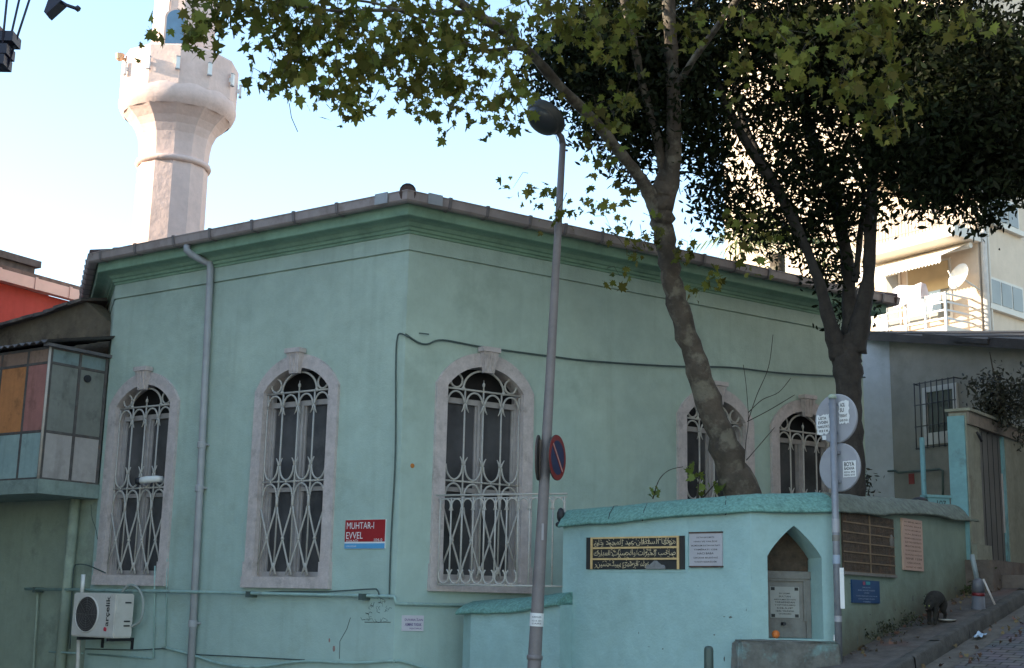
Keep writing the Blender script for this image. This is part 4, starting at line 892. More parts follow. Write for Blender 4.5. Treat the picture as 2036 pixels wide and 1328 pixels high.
# Arabic-script rows written with presentation forms (right to left)
def ar(s):
    F = {'ا': 'ﺎﺍ', 'ل': None}
    forms = {0x627: (0xFE8D, 0xFE8E), 0x628: (0xFE8F, 0xFE90, 0xFE91, 0xFE92), 0x62A: (0xFE95, 0xFE96, 0xFE97, 0xFE98), 0x62C: (0xFE9D, 0xFE9E, 0xFE9F, 0xFEA0), 0x62D: (0xFEA1, 0xFEA2, 0xFEA3, 0xFEA4), 0x62E: (0xFEA5, 0xFEA6, 0xFEA7, 0xFEA8), 0x62F: (0xFEA9, 0xFEAA), 0x631: (0xFEAD, 0xFEAE), 0x633: (0xFEB1, 0xFEB2, 0xFEB3, 0xFEB4), 0x635: (0xFEB9, 0xFEBA, 0xFEBB, 0xFEBC), 0x637: (0xFEC1, 0xFEC2, 0xFEC3, 0xFEC4), 0x639: (0xFEC9, 0xFECA, 0xFECB, 0xFECC), 0x641: (0xFED1, 0xFED2, 0xFED3, 0xFED4), 0x643: (0xFED9, 0xFEDA, 0xFEDB, 0xFEDC), 0x644: (0xFEDD, 0xFEDE, 0xFEDF, 0xFEE0), 0x645: (0xFEE1, 0xFEE2, 0xFEE3, 0xFEE4), 0x646: (0xFEE5, 0xFEE6, 0xFEE7, 0xFEE8), 0x647: (0xFEE9, 0xFEEA, 0xFEEB, 0xFEEC), 0x648: (0xFEED, 0xFEEE), 0x64A: (0xFEF1, 0xFEF2, 0xFEF3, 0xFEF4), 0x629: (0xFE93, 0xFE94)}
    out = []
    for w in s.split(' '):
        n = len(w); r = []
        for i, ch_ in enumerate(w):
            f = forms.get(ord(ch_))
            if not f: r.append(ch_); continue
            prev = i > 0 and len(forms.get(ord(w[i - 1]), (0,))) == 4
            nxt = i < n - 1 and len(f) == 4
            ix = (3 if prev else 2) if nxt else (1 if prev else 0)
            r.append(chr(f[ix]))
        out.append(''.join(reversed(r)))
    return ' '.join(reversed(out))
rows = ['مولانا السلطان عبد المجيد خان', 'صاحب الخيرات والحسنات المبارك', 'ولد الرحمن سيد حسين']
for i, s__ in enumerate(rows):
    xw = (g1 - g0 - .09) * (1 if i < 2 else .62); xc = 0 if i < 2 else -(g1 - g0) * .14
    me = textmesh('lettering', ar(s__), M_letter, height=h_ * .225, width=xw, bold=-.004)
    put('lettering', me, sl_, WM[t.name] @ T(xc, -.0225, h_ * (.325 - .335 * i)))
rg = random.Random(4)
for i in range(3):   # small strokes and marks that fill the rows
    s_ = MB()
    for j in range(70 if i < 2 else 46):
        x = rg.uniform(g0 + .05, g1 - .05 - (0 if i < 2 else .36)); z = h_ * (.325 - .335 * i) + rg.uniform(-.045, .045); a = rg.choice((-.5, -.2, .9, 1.4, .3)); l_ = rg.uniform(.008, .03)
        s_.tube([V(x, -.023, z), V(x + l_ * .5 * math.cos(a), -.026, z + l_ * .5 * math.sin(a) + .004), V(x + l_ * math.cos(a), -.023, z + l_ * math.sin(a))], .0035, 4)
    o = part('calligraphy_marks', s_, M_letter, sl_, WM[t.name]); o['kind'] = 'stuff'
s_ = MB(); s_.prism([(.30 + .13 * math.cos(a), -h_ / 2 + .003 + .075 * abs(math.sin(a)) * (1 + .25 * math.sin(a * 5))) for a in np.linspace(0, math.pi, 14)], -.034, -.02); part('mortar_patch', s_, mat('mortar_grey', (.22, .22, .22), .9, .15, 20, .5, 40), t)
# marble plaque
xa, za = inloc(F0, 1373, 1061); xb, zb_ = inloc(F0, 1438, 1125)
t = thing('text_plaque', 'square pale marble plaque with black lettering and rusty edge, right of the gold inscription', 'plaque', F0 @ T((xa + xb) / 2, 0, (za + zb_) / 2)); w_, h_ = xb - xa, za - zb_
M_plq = mat('pale_marble', (.42, .40, .42), .55, .06, 6)
s_ = MB(); s_.box(-w_ / 2, w_ / 2, -.022, 0, -h_ / 2, h_ / 2); pl = part('plate', s_, M_plq, t)
s_ = MB(); s_.box(-w_ / 2 - .004, w_ / 2 + .004, -.03, 0, h_ / 2 + .0, h_ / 2 + .016); part('rusty_edge', s_, mat('rust_edge', (.08, .05, .04), .9, .3, 12), t)
s_ = MB(); s_.box(-w_ / 2 - .004, w_ / 2 + .004, -.028, 0, -h_ / 2 - .016, -h_ / 2); part('rusty_edge', s_, bpy.data.materials['rust_edge'], t)
lines(t, WM[t.name], ['SULTAN ABDÜLMECİD', 'HAN VE VALİDE', 'BEZMİALEM SULTAN HAYRATI', 'TAMİRATI 1258', 'HACI BABA', 'ÜSKÜDAR BELEDİYESİ', 'VAKFI ESERİDİR'], 0, h_ * .38, h_ * .125, [w_ * .55, w_ * .72, w_ * .88, w_ * .72, w_ * .5, w_ * .75, w_ * .7], .021, M_ink, -.023)
# dark carved panel with grid (right of the pole)
xa, za = inloc(F2, 1671, 1018); xb, zb_ = inloc(F2, 1777, 1142); za = 2.665; zb_ = 2.04
t = thing('inscription_panel', 'dark brown carved inscription panel in two columns of six rows beside the round signs', 'plaque', F2 @ T((xa + xb) / 2, 0, (za + zb_) / 2)); w_, h_ = xb - xa, za - zb_
M_oldg = mat('tarnished_rule', (.21, .14, .08), .7, .2, 9)
s_ = MB(); s_.box(-w_ / 2, w_ / 2, -.02, 0, -h_ / 2, h_ / 2); sl_ = part('slab', s_, M_dkp, t)
s_ = MB(); s_.box(-.012, .012, -.03, -.0205, -h_ / 2, h_ / 2); part('rule', s_, M_oldg, t)
for i in range(6):
    z = h_ / 2 - h_ * (i + .5) / 6 - h_ / 12
    for x0, x1 in ((-w_ / 2, -.013), (.013, w_ / 2)): s_ = MB(); s_.box(x0, x1, -.028, -.0205, z - .007, z + .007); part('rule', s_, M_oldg, t)
    z += h_ / 12
    for xc in (-w_ / 4, w_ / 4):
        me = textmesh('lettering', ar(rows[i % 2][:16]), bpy.data.materials.get('dim_letters') or mat('dim_letters', (.13, .085, .05), .8, .3, 12), height=h_ * .09, width=w_ * .40); put('lettering', me, sl_, WM[t.name] @ T(xc, -.0225, z))
s_ = MB(); s_.box(-w_ / 2, w_ / 2 + .02, -.035, 0, -h_ / 2 - .03, -h_ / 2); part('lower_edge', s_, M_marb, t)
s_ = MB(); s_.sphere((w_ * .44, -.022, .06), .06, .01, .08, 9, 6); part('plaster_splash', s_, M_marb, t)
# pink plaque
xa, za = inloc(F2, 1790, 1031); xb, zb_ = inloc(F2, 1833, 1134)
t = thing('text_plaque', 'tall pink plaque covered with twelve rows of dark lettering on the uphill wall', 'plaque', F2 @ T((xa + xb) / 2, 0, (2.70 + 2.11) / 2)); w_, h_ = xb - xa, .59
s_ = MB(); s_.box(-w_ / 2, w_ / 2, -.025, 0, -h_ / 2, h_ / 2); part('plate', s_, mat('pink_marble', (.55, .36, .28), .6, .06, 7), t)
pt_ = ['AH MİNEL MEVT', 'HÜVEL BAKİ', 'SULTAN ABDÜLMECİD', 'VALİDESİ', 'BEZMİALEM VALİDE', 'SULTAN HAYRATI', 'MUHTAR EVVEL', 'ÇEŞMESİ', 'RUHUNA FATİHA', 'SENE 1258', 'ÜSKÜDAR', 'HAYRAT VE TAMİR']
lines(t, WM[t.name], pt_, 0, h_ * .44, h_ * .0795, [w_ * q_ for q_ in (.86, .86, .8, .82, .84, .82, .8, .82, .84, .82, .68, .8)], .021, mat('brown_ink', (.09, .035, .025), .7), -.026)
# blue sign
xa, za = inloc(F2, 1691, 1152); xb, zb_ = inloc(F2, 1747, 1200)
t = thing('information_sign', 'dark blue information sign with pink and teal emblem below the dark carved panel', 'sign', F2 @ T((xa + xb) / 2, 0, (za + zb_) / 2)); w_, h_ = xb - xa, za - zb_
s_ = MB(); s_.box(-w_ / 2, w_ / 2, -.018, 0, -h_ / 2, h_ / 2); part('plate', s_, mat('deep_blue', (.012, .06, .16), .4, .05), t)
s_ = MB(); s_.box(-.09, -.03, -.0205, -.0185, h_ * .29, h_ * .44); part('emblem', s_, mat('emblem_pink', (.35, .08, .14), .5), t)
s_ = MB(); s_.box(-.01, .10, -.0205, -.0185, h_ * .31, h_ * .45); part('emblem', s_, mat('emblem_teal', (.05, .30, .33), .5), t)
M_pale = mat('pale_lettering', (.30, .36, .45), .5)
lines(t, WM[t.name], ['ÜSKÜDAR', 'BELEDİYESİ', 'ÇEŞME', 'TARİHİ ESERLERİ KORUYALIM', 'KİRLETMEYİNİZ', 'TEMİZ'], 0, h_ * .19, h_ * .125, [.22, .44, .14, .56, .44, .2], .016, M_pale, -.0195)
# plants growing at the foot of the wall
M_moss = mat('moss', (.055, .07, .025), .95, .3, 9)

# ------------------------------------------------------------------ pole with two round signs seen from behind
PY = 13.62; b0 = aty(1668, 1304, PY); p1 = aty(1655, 790, PY)
b0.z = gz(b0.x, b0.y) - .05
t = thing('sign_pole', 'thin galvanised pole at the fountain corner carrying two round signs', 'pole', T(*b0))
M_galv = mat('galvanised', (.24, .25, .28), .5, .15, 9, stain=(.33, .32, .31), stain_amt=.5, stain_scale=5, metal=.3)
s_ = MB(); s_.tube([b0, p1], [.038, .036], 12); pole = part('pole', s_, M_galv, t, IW)
s_ = MB(); s_.tube([p1 - V(0, 0, .015), p1 + V(0, 0, .012), p1 + V(0, 0, .03)], [.044, .044, .03], 12); part('pole_cap', s_, mat('greenish_cap', (.35, .42, .34), .6), t, IW)
pd = (p1 - b0).normalized()
def onp(py): q_ = aty(1660, py, PY); return b0 + pd * ((q_.z - b0.z) / pd.z)
for py, hh, rr, mt in ((1112, .045, .0395, M_pale), (1045, .07, .0392, M_sgnback), (1070, .03, .0394, M_marb), (1230, .03, .0396, M_sgnback)):
    q_ = onp(py); s_ = MB(); s_.tube([q_ - pd * hh, q_ + pd * hh], rr, 14, caps=False); part('sticker', s_, mt, pole, IW)
q_ = onp(1170); s_ = MB(); s_.box(-.0, .045, -.05, -.038, -.20, .21, frame(q_, azv(0)) @ T(.02, .02, 0)); o = part('white_strip', s_, Wt, t, IW)
for py, cx_, rr_, lab, stk in ((832, 1661, .262, 'upper round sign on the thin pole, grey back with two torn white stickers', 0), (929, 1668, .255, 'lower round sign on the thin pole, grey back with a white lettered sticker', 1)):
    q_ = onp(py); cc = aty(cx_, py, PY + .075); M = frame(cc, azv(-50))
    ts = thing('road_sign', lab, 'road sign', M, 'round signs on the thin pole')
    s_ = MB(); s_.lathe([(rr_ - .008, .0), (rr_, -.008), (rr_, -.03), (rr_ - .01, -.022), (rr_ - .02, -.016)][::-1], 44, smooth=False); part('disc', s_, M_sgnback, ts, M @ RX)
    for zz in (-.15, .15): s_ = MB(); s_.box(-.05, .03, -.055, .012, zz - .015, zz + .015); part('clamp', s_, M_galv, ts)
    def stick(x0, x1, z0, z1, rag, tx):
        rg = random.Random(int(x0 * 1000)); n_ = 9
        poly = [(x0 + (x1 - x0) * i / n_, z0 + rg.uniform(-rag, rag)) for i in range(n_ + 1)] + [(x1 + rg.uniform(-rag, rag) * .6, z0 + (z1 - z0) * i / n_) for i in range(1, n_)] + [(x1 - (x1 - x0) * i / n_, z1 + rg.uniform(-rag, rag)) for i in range(n_ + 1)] + [(x0 + rg.uniform(-rag, rag) * .6, z1 - (z1 - z0) * i / n_) for i in range(1, n_)]
        s_ = MB(); s_.prism(poly, .0125, .0145); so_ = part('sticker', s_, Wt, ts, M @ T(0, -.019, 0))
        for tt, xx, zz, ww2, hh in tx: put('lettering', textmesh('lettering', tt, M_black, height=hh, width=ww2, bold=.02), so_, M @ T(xx, -.0085, zz))
    if stk == 0:
        stick(-.235, -.075, -.15, .05, .012, [('USTA', -.16, .015, .1, .03), ('EVDEN', -.155, -.03, .12, .03), ('NAKLIYAT', -.15, -.075, .14, .028), ('0216', -.15, -.12, .12, .025)])
        stick(.05, .175, -.06, .17, .014, [('ACIL', .10, .135, .06, .04), ('SU', .09, .08, .05, .04), ('TESISAT', .105, .02, .1, .03), ('0532', .11, -.03, .1, .022)])
        stick(-.17, -.12, -.215, -.17, .003, [])
    else:
        stick(.055, .215, -.11, .06, .002, [('BOYA', .135, .025, .125, .045), ('BADANA', .135, -.02, .125, .03), ('0216 343', .135, -.058, .13, .02), ('0535 610', .135, -.088, .13, .02)])

# ------------------------------------------------------------------ bollards, litter, dish
pb_ = aty(1409, 1284, 11.9); gzb = gz(pb_.x, pb_.y) - .3
t = thing('bollard', 'dark green round-topped bollard at the bottom edge in front of the fountain wall', 'bollard', T(pb_.x, pb_.y, gzb)); hB = pb_.z - gzb
M_bol = mat('bollard_green', (.045, .07, .06), .5, .2, 8)
s_ = MB(); s_.lathe([(.042, -.1), (.042, hB - .04), (.039, hB - .02), (.03, hB - .006), (.012, hB)], 18, smooth=True); part('post', s_, M_bol, t)
s_ = MB(); s_.lathe([(.06, 0), (.06, .02), (.044, .04)], 18); part('foot', s_, M_bol, t)
bb = sw(2.87, .50); bb.z = gz(bb.x, bb.y); btop = aty(1945, 1150, bb.y - .02); bd_ = (btop - bb)
t = thing('bollard', 'leaning grey flexible bollard with a red band by the gate', 'bollard', T(*bb))
M_flex = mat('flex_grey', (.12, .125, .145), .45, .12, 8); P_ = lambda f_: bb + bd_ * f_
s_ = MB(); s_.tube([P_(-.05), P_(.0), P_(.04), P_(.42)], [.092, .09, .078, .072], 14); part('lower_post', s_, M_flex, t, IW)
s_ = MB(); s_.tube([P_(.42), P_(.52)], [.075, .074], 14); part('red_band', s_, mat('red_reflector', (.16, .015, .018), .4), t, IW)
s_ = MB(); s_.tube([P_(.52), P_(.8), P_(.93), P_(1.0)], [.071, .068, .058, .03], 14); part('upper_post', s_, M_flex, t, IW)
s_ = MB(); s_.tube([btop + V(.0, .03, -.03), btop + V(-.045, .05, .28)], [.03, .028], 10); part('pipe_end', s_, mat('pale_pipe', (.26, .31, .32), .5), t, IW)
st0 = aty(1978, 1202, bb.y - .16); st1 = aty(1955, 1151, bb.y - .14); s_ = MB(); s_.tube([st0, st1], .012, 6); o = part('white_stick', s_, mat('stick_white', (.55, .5, .47), .6)); tag(o, 'thin white stick leaning against the grey bollard with the red band', 'stick')
lt = onpl(1948, 1268, V(PW.x, PW.y, 1.144 - .14), V(-SD.x * .1925, -SD.y * .1925, 1)); 
M_lit = mat('litter_blue', (.42, .55, .68), .4, .15, 30); s_ = MB(); vs = []
rg = random.Random(8); ll = frame(lt, SD)
for i in range(6):
    for j in range(4): vs.append(ll @ V(-.11 + .044 * i, -.05 + .032 * j, .1925 * (-.11 + .044 * i) + .02 + rg.uniform(0, .035)))
s_.add(vs, [(i * 4 + j, i * 4 + 4 + j, i * 4 + 5 + j, i * 4 + 1 + j) for i in range(5) for j in range(3)]); o = part('litter', s_, M_lit); tag(o, 'crumpled pale blue wrapper lying on the cobbled road', 'litter')
# cat: one continuous skinned body
ck_ = sw(1.93, .33); ck_.z = gz(ck_.x, ck_.y); dirc = V(*(-SD)); upv = V(0, 0, 1); MC = frame(ck_, SD)   # x uphill, y into the wall
MC = MC @ Matrix.Scale(1.12, 4)
t = thing('cat', 'black cat with hunched back standing head down on the sidewalk beside the wall', 'cat', MC)
sl_ = .1925
J = {'hip': (.13, 0, .26, .078), 'mid': (.04, 0, .285, .082), 'chest': (-.09, 0, .235, .075), 'neck': (-.155, 0, .205, .046), 'head': (-.215, -.01, .165, .045), 'muz': (-.26, -.015, .14, .022), 'tail1': (.20, 0, .22, .022), 'tail2': (.235, 0, .15, .018), 'tail3': (.25, 0, .09, .012)}
J['belly'] = (.02, 0, .235, .07)
for s2, n_ in ((-1, 'a'), (1, 'b')):
    y = .042 * s2; dx = .03 * s2
    J['sh' + n_] = (-.09 + dx * .3, y, .17, .036); J['el' + n_] = (-.085 + dx, y, .10, .024); J['wr' + n_] = (-.10 + dx, y, .03 - .019, .017); J['pw' + n_] = (-.125 + dx, y, .016 - .022, .018)
    J['th' + n_] = (.13, y * 1.1, .19, .05); J['kn' + n_] = (.085 + dx * .5, y * 1.15, .135, .034); J['hk' + n_] = (.165 + dx * .6, y * 1.1, .10, .02); J['ft' + n_] = (.14 + dx * .6, y * 1.1, .042, .016); J['to' + n_] = (.105 + dx * .6, y * 1.1, .038, .017)
E_ = [('hip', 'mid'), ('mid', 'chest'), ('chest', 'neck'), ('neck', 'head'), ('head', 'muz'), ('hip', 'tail1'), ('tail1', 'tail2'), ('tail2', 'tail3')]
E_ = [e for e in E_]
for n_ in 'ab': E_ += [('chest', 'sh' + n_), ('sh' + n_, 'el' + n_), ('el' + n_, 'wr' + n_), ('wr' + n_, 'pw' + n_), ('hip', 'th' + n_), ('th' + n_, 'kn' + n_), ('kn' + n_, 'hk' + n_), ('hk' + n_, 'ft' + n_), ('ft' + n_, 'to' + n_)]
J.pop('belly'); E_ += []
nm = list(J); me = bpy.data.meshes.new('cat_body'); me.from_pydata([J[q_][:3] for q_ in nm], [(nm.index(a_), nm.index(b_)) for a_, b_ in E_], []); me.update()
o = bpy.data.objects.new('tmp', me); C.objects.link(o); md = o.modifiers.new('s', 'SKIN')
for i, q_ in enumerate(nm): me.skin_vertices[0].data[i].radius = (J[q_][3], J[q_][3]); me.skin_vertices[0].data[i].use_root = (q_ == 'hip')
md.use_smooth_shade = True; m2 = o.modifiers.new('u', 'SUBSURF'); m2.levels = m2.render_levels = 2
bpy.context.view_layer.update(); bm_ = bpy.data.meshes.new_from_object(o.evaluated_get(bpy.context.evaluated_depsgraph_get())); bpy.data.objects.remove(o)
M_fur = mat('black_fur', (.018, .016, .013), .9, .4, 30, .6, 90, stain=(.05, .042, .03), stain_amt=.6, stain_scale=14)
bm_.materials.clear(); bm_.materials.append(M_fur); put('body', bm_, t)
for s2 in (-1, 1):
    s_ = MB(); s_.add([V(-.215, s2 * .012, .20), V(-.20, s2 * .04, .195), V(-.195, s2 * .025, .185), V(-.20, s2 * .038, .245)], [(0, 1, 3), (1, 2, 3), (2, 0, 3), (0, 2, 1)]); part('ear', s_, M_fur, t)
    s_ = MB(); s_.sphere((-.247, -.01 + s2 * .02, .172), .006, .006, .006, 8, 6); part('eye', s_, mat('cat_eye', (.35, .4, .12), .2), t)
s_ = MB(); s_.sphere((-.279, -.016, .138), .007, .007, .005, 8, 6); part('nose', s_, mat('cat_nose', (.12, .05, .05), .5), t)
d_ = sw(2.05, .42); d_.z = gz(d_.x, d_.y); s_ = MB(); s_.lathe([(.05, .004), (.085, .012), (.10, .03), (.092, .03), (.08, .018), (.0, .012)], 16, c=d_, smooth=True); o = part('dish', s_, mat('dish_white', (.42, .41, .38), .5)); tag(o, 'small pale food dish on the sidewalk beside the black cat', 'dish')

# ------------------------------------------------------------------ gate
MGt = frame(flat(T3) + SN * .05, SD)
M_gb = mat('gate_beige', (.27, .27, .21), .9, .15, 4, .3, 30, streak=.4, stain=(.14, .12, .09), stain_amt=.6, stain_scale=2.5); M_gt = mat('gate_turquoise', (.19, .36, .38), .85, .12, 4, .2, 30, stain=(.10, .12, .10), stain_amt=.7, stain_scale=2.2)
t = thing('gateway', 'old beige and turquoise gateway with a grey door past the fountain wall', 'gate', MGt)
gl = lambda px, py, y=0: inloc(MGt, px, py, y)
x1p, zt1 = gl(1950, 835); xd0, _ = gl(1951, 1000); xd1, zd0 = gl(2008, 1119); _, zdt = gl(1955, 858); xr1, zrt = gl(2036, 868)
x0p = gl(1926, 1000)[0]; xtq = gl(1903, 1000)[0]; zft = 1.5
s_ = MB(); s_.box(x0p, xd0, -.02, .20, zft, zt1 + .02); part('left_pillar', s_, M_gb, t)
s_ = MB(); s_.box(x0p - .03, x0p - .002, .0, .22, zft, zt1 - .02); part('turquoise_pillar', s_, M_gt, t)
_, zc1 = gl(1945, 1084); s_ = MB(); s_.box(x0p - .03, xd0 + .06, -.09, -.021, zft, zc1); part('plinth', s_, M_gb, t)
s_ = MB(); s_.box(xd1, xr1 + 1.2, -.02, .20, zft, zt1 + .02); part('right_pillar', s_, M_gb, t)
s_ = MB(); s_.box(x0p + .02, xr1 + 1.2, -.05, .22, zdt + .02, zt1 + .04); part('lintel', s_, mat('lintel_pinkish', (.22, .185, .15), .9, .2, 4, .5, 20, stain=(.12, .1, .08), stain_amt=.6, stain_scale=3), t)
s_ = MB(); s_.box(x0p - .02, xr1 + 1.2, -.08, .25, zt1 + .042, zt1 + .08); part('lintel_slab', s_, M_gb, t)
s_ = MB(); s_.box(xd0 + .002, xd1 - .02, .02, .06, zd0 - .3, zdt + .06); dr_ = part('door', s_, mat('door_grey', (.12, .115, .105), .6, .15, 2.2, stain=(.13, .12, .11), stain_amt=.4), t)
for i in range(1, 5): s_ = MB(); x = xd0 + (xd1 - xd0) * i / 5; s_.box(x - .004, x + .004, .014, .0195, zd0, zdt); part('door_seam', s_, M_black, dr_)
s_ = MB(); s_.box(xd1 - .10, xd1 - .004, -.01, .0195, zd0 - .3, zdt + .015); part('door_post', s_, M_gt, t)
s_ = MB(); s_.box(xd1 - .125, xd1 - .102, .0, .0195, zd0 + .4, zdt - .5); part('white_trim', s_, M_wood, t)
s_ = MB(); s_.box(x0p - .1, xr1 + 1.2, -.30, .5, zd0 - 1.2, zd0 - .02); part('threshold', s_, mat('threshold_stone', (.15, .12, .10), .9, .25, 5, .6, 20, stain=(.2, .1, .06), stain_amt=.6, stain_scale=3), t)
s_ = MB(); s_.box(x0p + .2, xr1 + 1.0, -.62, -.301, zd0 - 1.2, zd0 - .20); part('step', s_, bpy.data.materials['threshold_stone'], t)
s_ = MB(); xx, zz = gl(1938, 868); s_.tube([V(xx - .05, -.05, zz + .05), V(xx + .06, -.07, zz - .06)], .02, 6); part('iron_hook', s_, M_black, t)
# ------------------------------------------------------------------ shed
S0 = aty(1776, 900, 23); S0 = flat(S0); dS = azv(-60); MSh = frame(S0, dS)
sh = thing('shed', 'grey plastered outbuilding with dark sheet roof and barred window behind the gate', 'outbuilding', MSh)
M_shed = mat('shed_grey', (.25, .235, .205), .9, .12, 1.3, .25, 30, streak=.15, stain=(.16, .15, .12), stain_amt=.5); M_shedw = mat('shed_white', (.50, .53, .56), .9, .06, 1.5, .2, 30, streak=.2, stain=(.3, .33, .33), stain_amt=.4)
x2, z2 = inloc(MSh, 2040, 690); _, z1 = inloc(MSh, 1780, 672)
slp = (z2 - z1) / x2
s_ = MB(); s_.prism([(0, .5), (5, .5), (5, z1 + slp * 5), (0, z1)], 0, 4); part('wall', s_, M_shed, sh)
M2 = frame(S0, azv(-30)); s_ = MB(); s_.box(-.75, -.004, .002, 2.2, .5, z1 + .02, M2); o = part('side_wall', s_, M_shedw, sh, IW); o['label'] = 'paler bluish side wall'  # coloured paler and bluer than the front wall
s_ = MB(); rg = random.Random(6); n_ = 9
for i in range(n_):
    a_, b_ = -.95 + 6 * i / n_, -.95 + 6 * (i + 1) / n_ + .04; j = rg.uniform(-.05, .05); zz = lambda x: z1 + slp * x + .02 + (.03 if i % 2 else 0)
    s_.hexa([V(a_, -.28 + j, zz(a_) - .02), V(b_, -.28 + j, zz(b_) - .03), V(b_, 4.2, zz(b_) + .55), V(a_, 4.2, zz(a_) + .55)], [V(a_, -.28 + j, zz(a_) + .06), V(b_, -.28 + j, zz(b_) + .05), V(b_, 4.2, zz(b_) + .62), V(a_, 4.2, zz(a_) + .62)])
s_.box(-.9, 5, -.30, -.27, -.12, -.0, Matrix(((1, 0, 0, 0), (0, 1, 0, 0), (slp, 0, 1, z1 + .06), (0, 0, 0, 1))))
part('roof', s_, mat('tar_sheet', (.035, .03, .028), .9, .3, 4, .4, 20), sh)
# window with bars
xa, za = inloc(MSh, 1838, 772); xb, zb_ = inloc(MSh, 1900, 872)
xa, zt_ = inloc(MSh, 1836, 772); xb, _ = inloc(MSh, 1904, 760); _, zbb = inloc(MSh, 1846, 885)
s_ = MB()
for a_, b_, c_, d_ in ((xa, xa + .09, zbb, zt_), (xb - .09, xb, zbb, zt_), (xa + .09, xb - .09, zt_ - .09, zt_), (xa + .09, xb - .09, zbb, zbb + .2)): s_.box(a_, b_, -.04, .02, c_, d_)
w = part('window', s_, mat('white_window_frame', (.50, .49, .47), .6, .08, 8), sh)
s_ = MB(); s_.box(xa + .09, xb - .09, -.012, -.002, zbb + .2, zt_ - .09); part('pane', s_, mat('reflecting_pane', (.05, .055, .05), .05, .2, 3, spec=1.0), w)
s_ = MB()
for i in range(8): x = xa - .06 + (xb - xa + .12) * i / 7; s_.tube([V(x, -.16, zbb - .08), V(x, -.16, zt_ + .08)], .010, 5)
for i in range(4): z = zbb - .06 + (zt_ - zbb + .12) * i / 3; s_.tube([V(xa - .08, -.16, z), V(xb + .08, -.16, z)], .010, 5)
for x in (xa - .08, xb + .08):
    for z in (zbb - .06, zt_ + .06): s_.tube([V(x, -.16, z), V(x, 0, z)], .010, 5)
part('window_bars', s_, M_black, w)
xx, zz = inloc(MSh, 1812, 952, -.01); s_ = MB(); s_.box(xx - .06, xx + .06, -.012, 0, zz - .09, zz + .09); o = part('red_plate', s_, M_sgn_r, None, MSh); tag(o, 'small red plate on the grey outbuilding wall below the barred window', 'sign')
s_ = MB(); pp = [inloc(MSh, *q_) for q_ in ((1730, 940), (1782, 936), (1790, 940), (1872, 933), (1878, 936), (1878, 1000))]; s_.tube([V(x, -.04, z) for x, z in pp], .02, 6); o = part('pipe', s_, M_cable, None, MSh); tag(o, 'dark pipe along the outbuilding wall turning down behind the turquoise crate', 'pipe')
# turquoise post and planter box behind the wall end
y_ = 17.6; a_ = aty(1833, 870, y_); b_ = aty(1838, 1010, y_); b_.z = 1.6
s_ = MB(); s_.tube([b_, a_], .035, 8); o = part('post', s_, M_gt); tag(o, 'slim turquoise post rising behind the uphill end of the fountain wall', 'post')
bx = aty(1845, 1004, 16.9); Mb_ = frame(bx, azv(15))
t = thing('planter_box', 'turquoise planter box with dark writing behind the wall end by the gate', 'planter', Mb_)
s_ = MB(); s_.box(0, .32, 0, .12, -.3, .10); part('box', s_, M_gt, t); s_ = MB(); s_.box(-.02, .34, -.02, .14, .101, .135); part('rim', s_, M_gt, t)
put('lettering', textmesh('lettering', '107', M_black, height=.07, width=.13), t, Mb_ @ T(.2, -.003, .03))
s_ = MB(); s_.sphere(bx + V(-.12, -.05, .03), .12, .09, .07, 10, 6); o = part('black_bag', s_, M_black); tag(o, 'small black bag lying left of the turquoise planter box', 'bag')

# ------------------------------------------------------------------ apartment building
M_apt = mat('apartment_cream', (.60, .475, .36), .9, .05, .5, .1, 20, streak=.12); M_aptw = mat('apartment_trim', (.64, .575, .49), .8, .05, 2); M_ral = mat('white_railing', (.52, .51, .50), .5, .05); M_rald = mat('dark_railing', (.15, .12, .10), .5, .1)
AY = 38; Ac = flat(aty(1948, 560, AY)); MA = frame(Ac, -azv(124)); MB_ = frame(Ac, azv(42))
ap = thing('apartment_building', 'cream apartment block with balconies and white awning, sunlit on its left face, behind the trees', 'building', T(*Ac))
la = lambda px, py, y=0: inloc(MA, px, py, y)
lb = lambda px, py, y=0: inloc(MB_, px, py, y)
ZTOP = 24.0; xL = la(1440, 400)[0]
s_ = MB(); holed(s_, MA, xL, 0, k(2), k(ZTOP), []); holed(s_, MB_, 0, 14, k(2), k(ZTOP), [])
bl = MA @ V(xL, 12, 0); br_ = MB_ @ V(14, 0, 0)
for p, q_ in (((bl), MA @ V(xL, 0, 0)), (br_, bl)): s_.add([V(p.x, p.y, 2), V(q_.x, q_.y, 2), V(q_.x, q_.y, ZTOP), V(p.x, p.y, ZTOP)], [(0, 1, 2, 3)])
tp_ = [MA @ V(xL, 0, ZTOP), Ac + V(0, 0, ZTOP), br_ + V(0, 0, ZTOP), bl + V(0, 0, ZTOP)]; s_.add(tp_, [(0, 1, 2, 3)])
part('wall', s_, M_apt, ap, IW)
s_ = MB(); 
for M, a_, b_ in ((MA, xL, .5), (MB_, -.3, 14)): s_.box(a_, b_, -.5, .5, ZTOP + .002, ZTOP + .3, M)
part('roof_edge', s_, M_aptw, ap, IW)
BD = 1.25
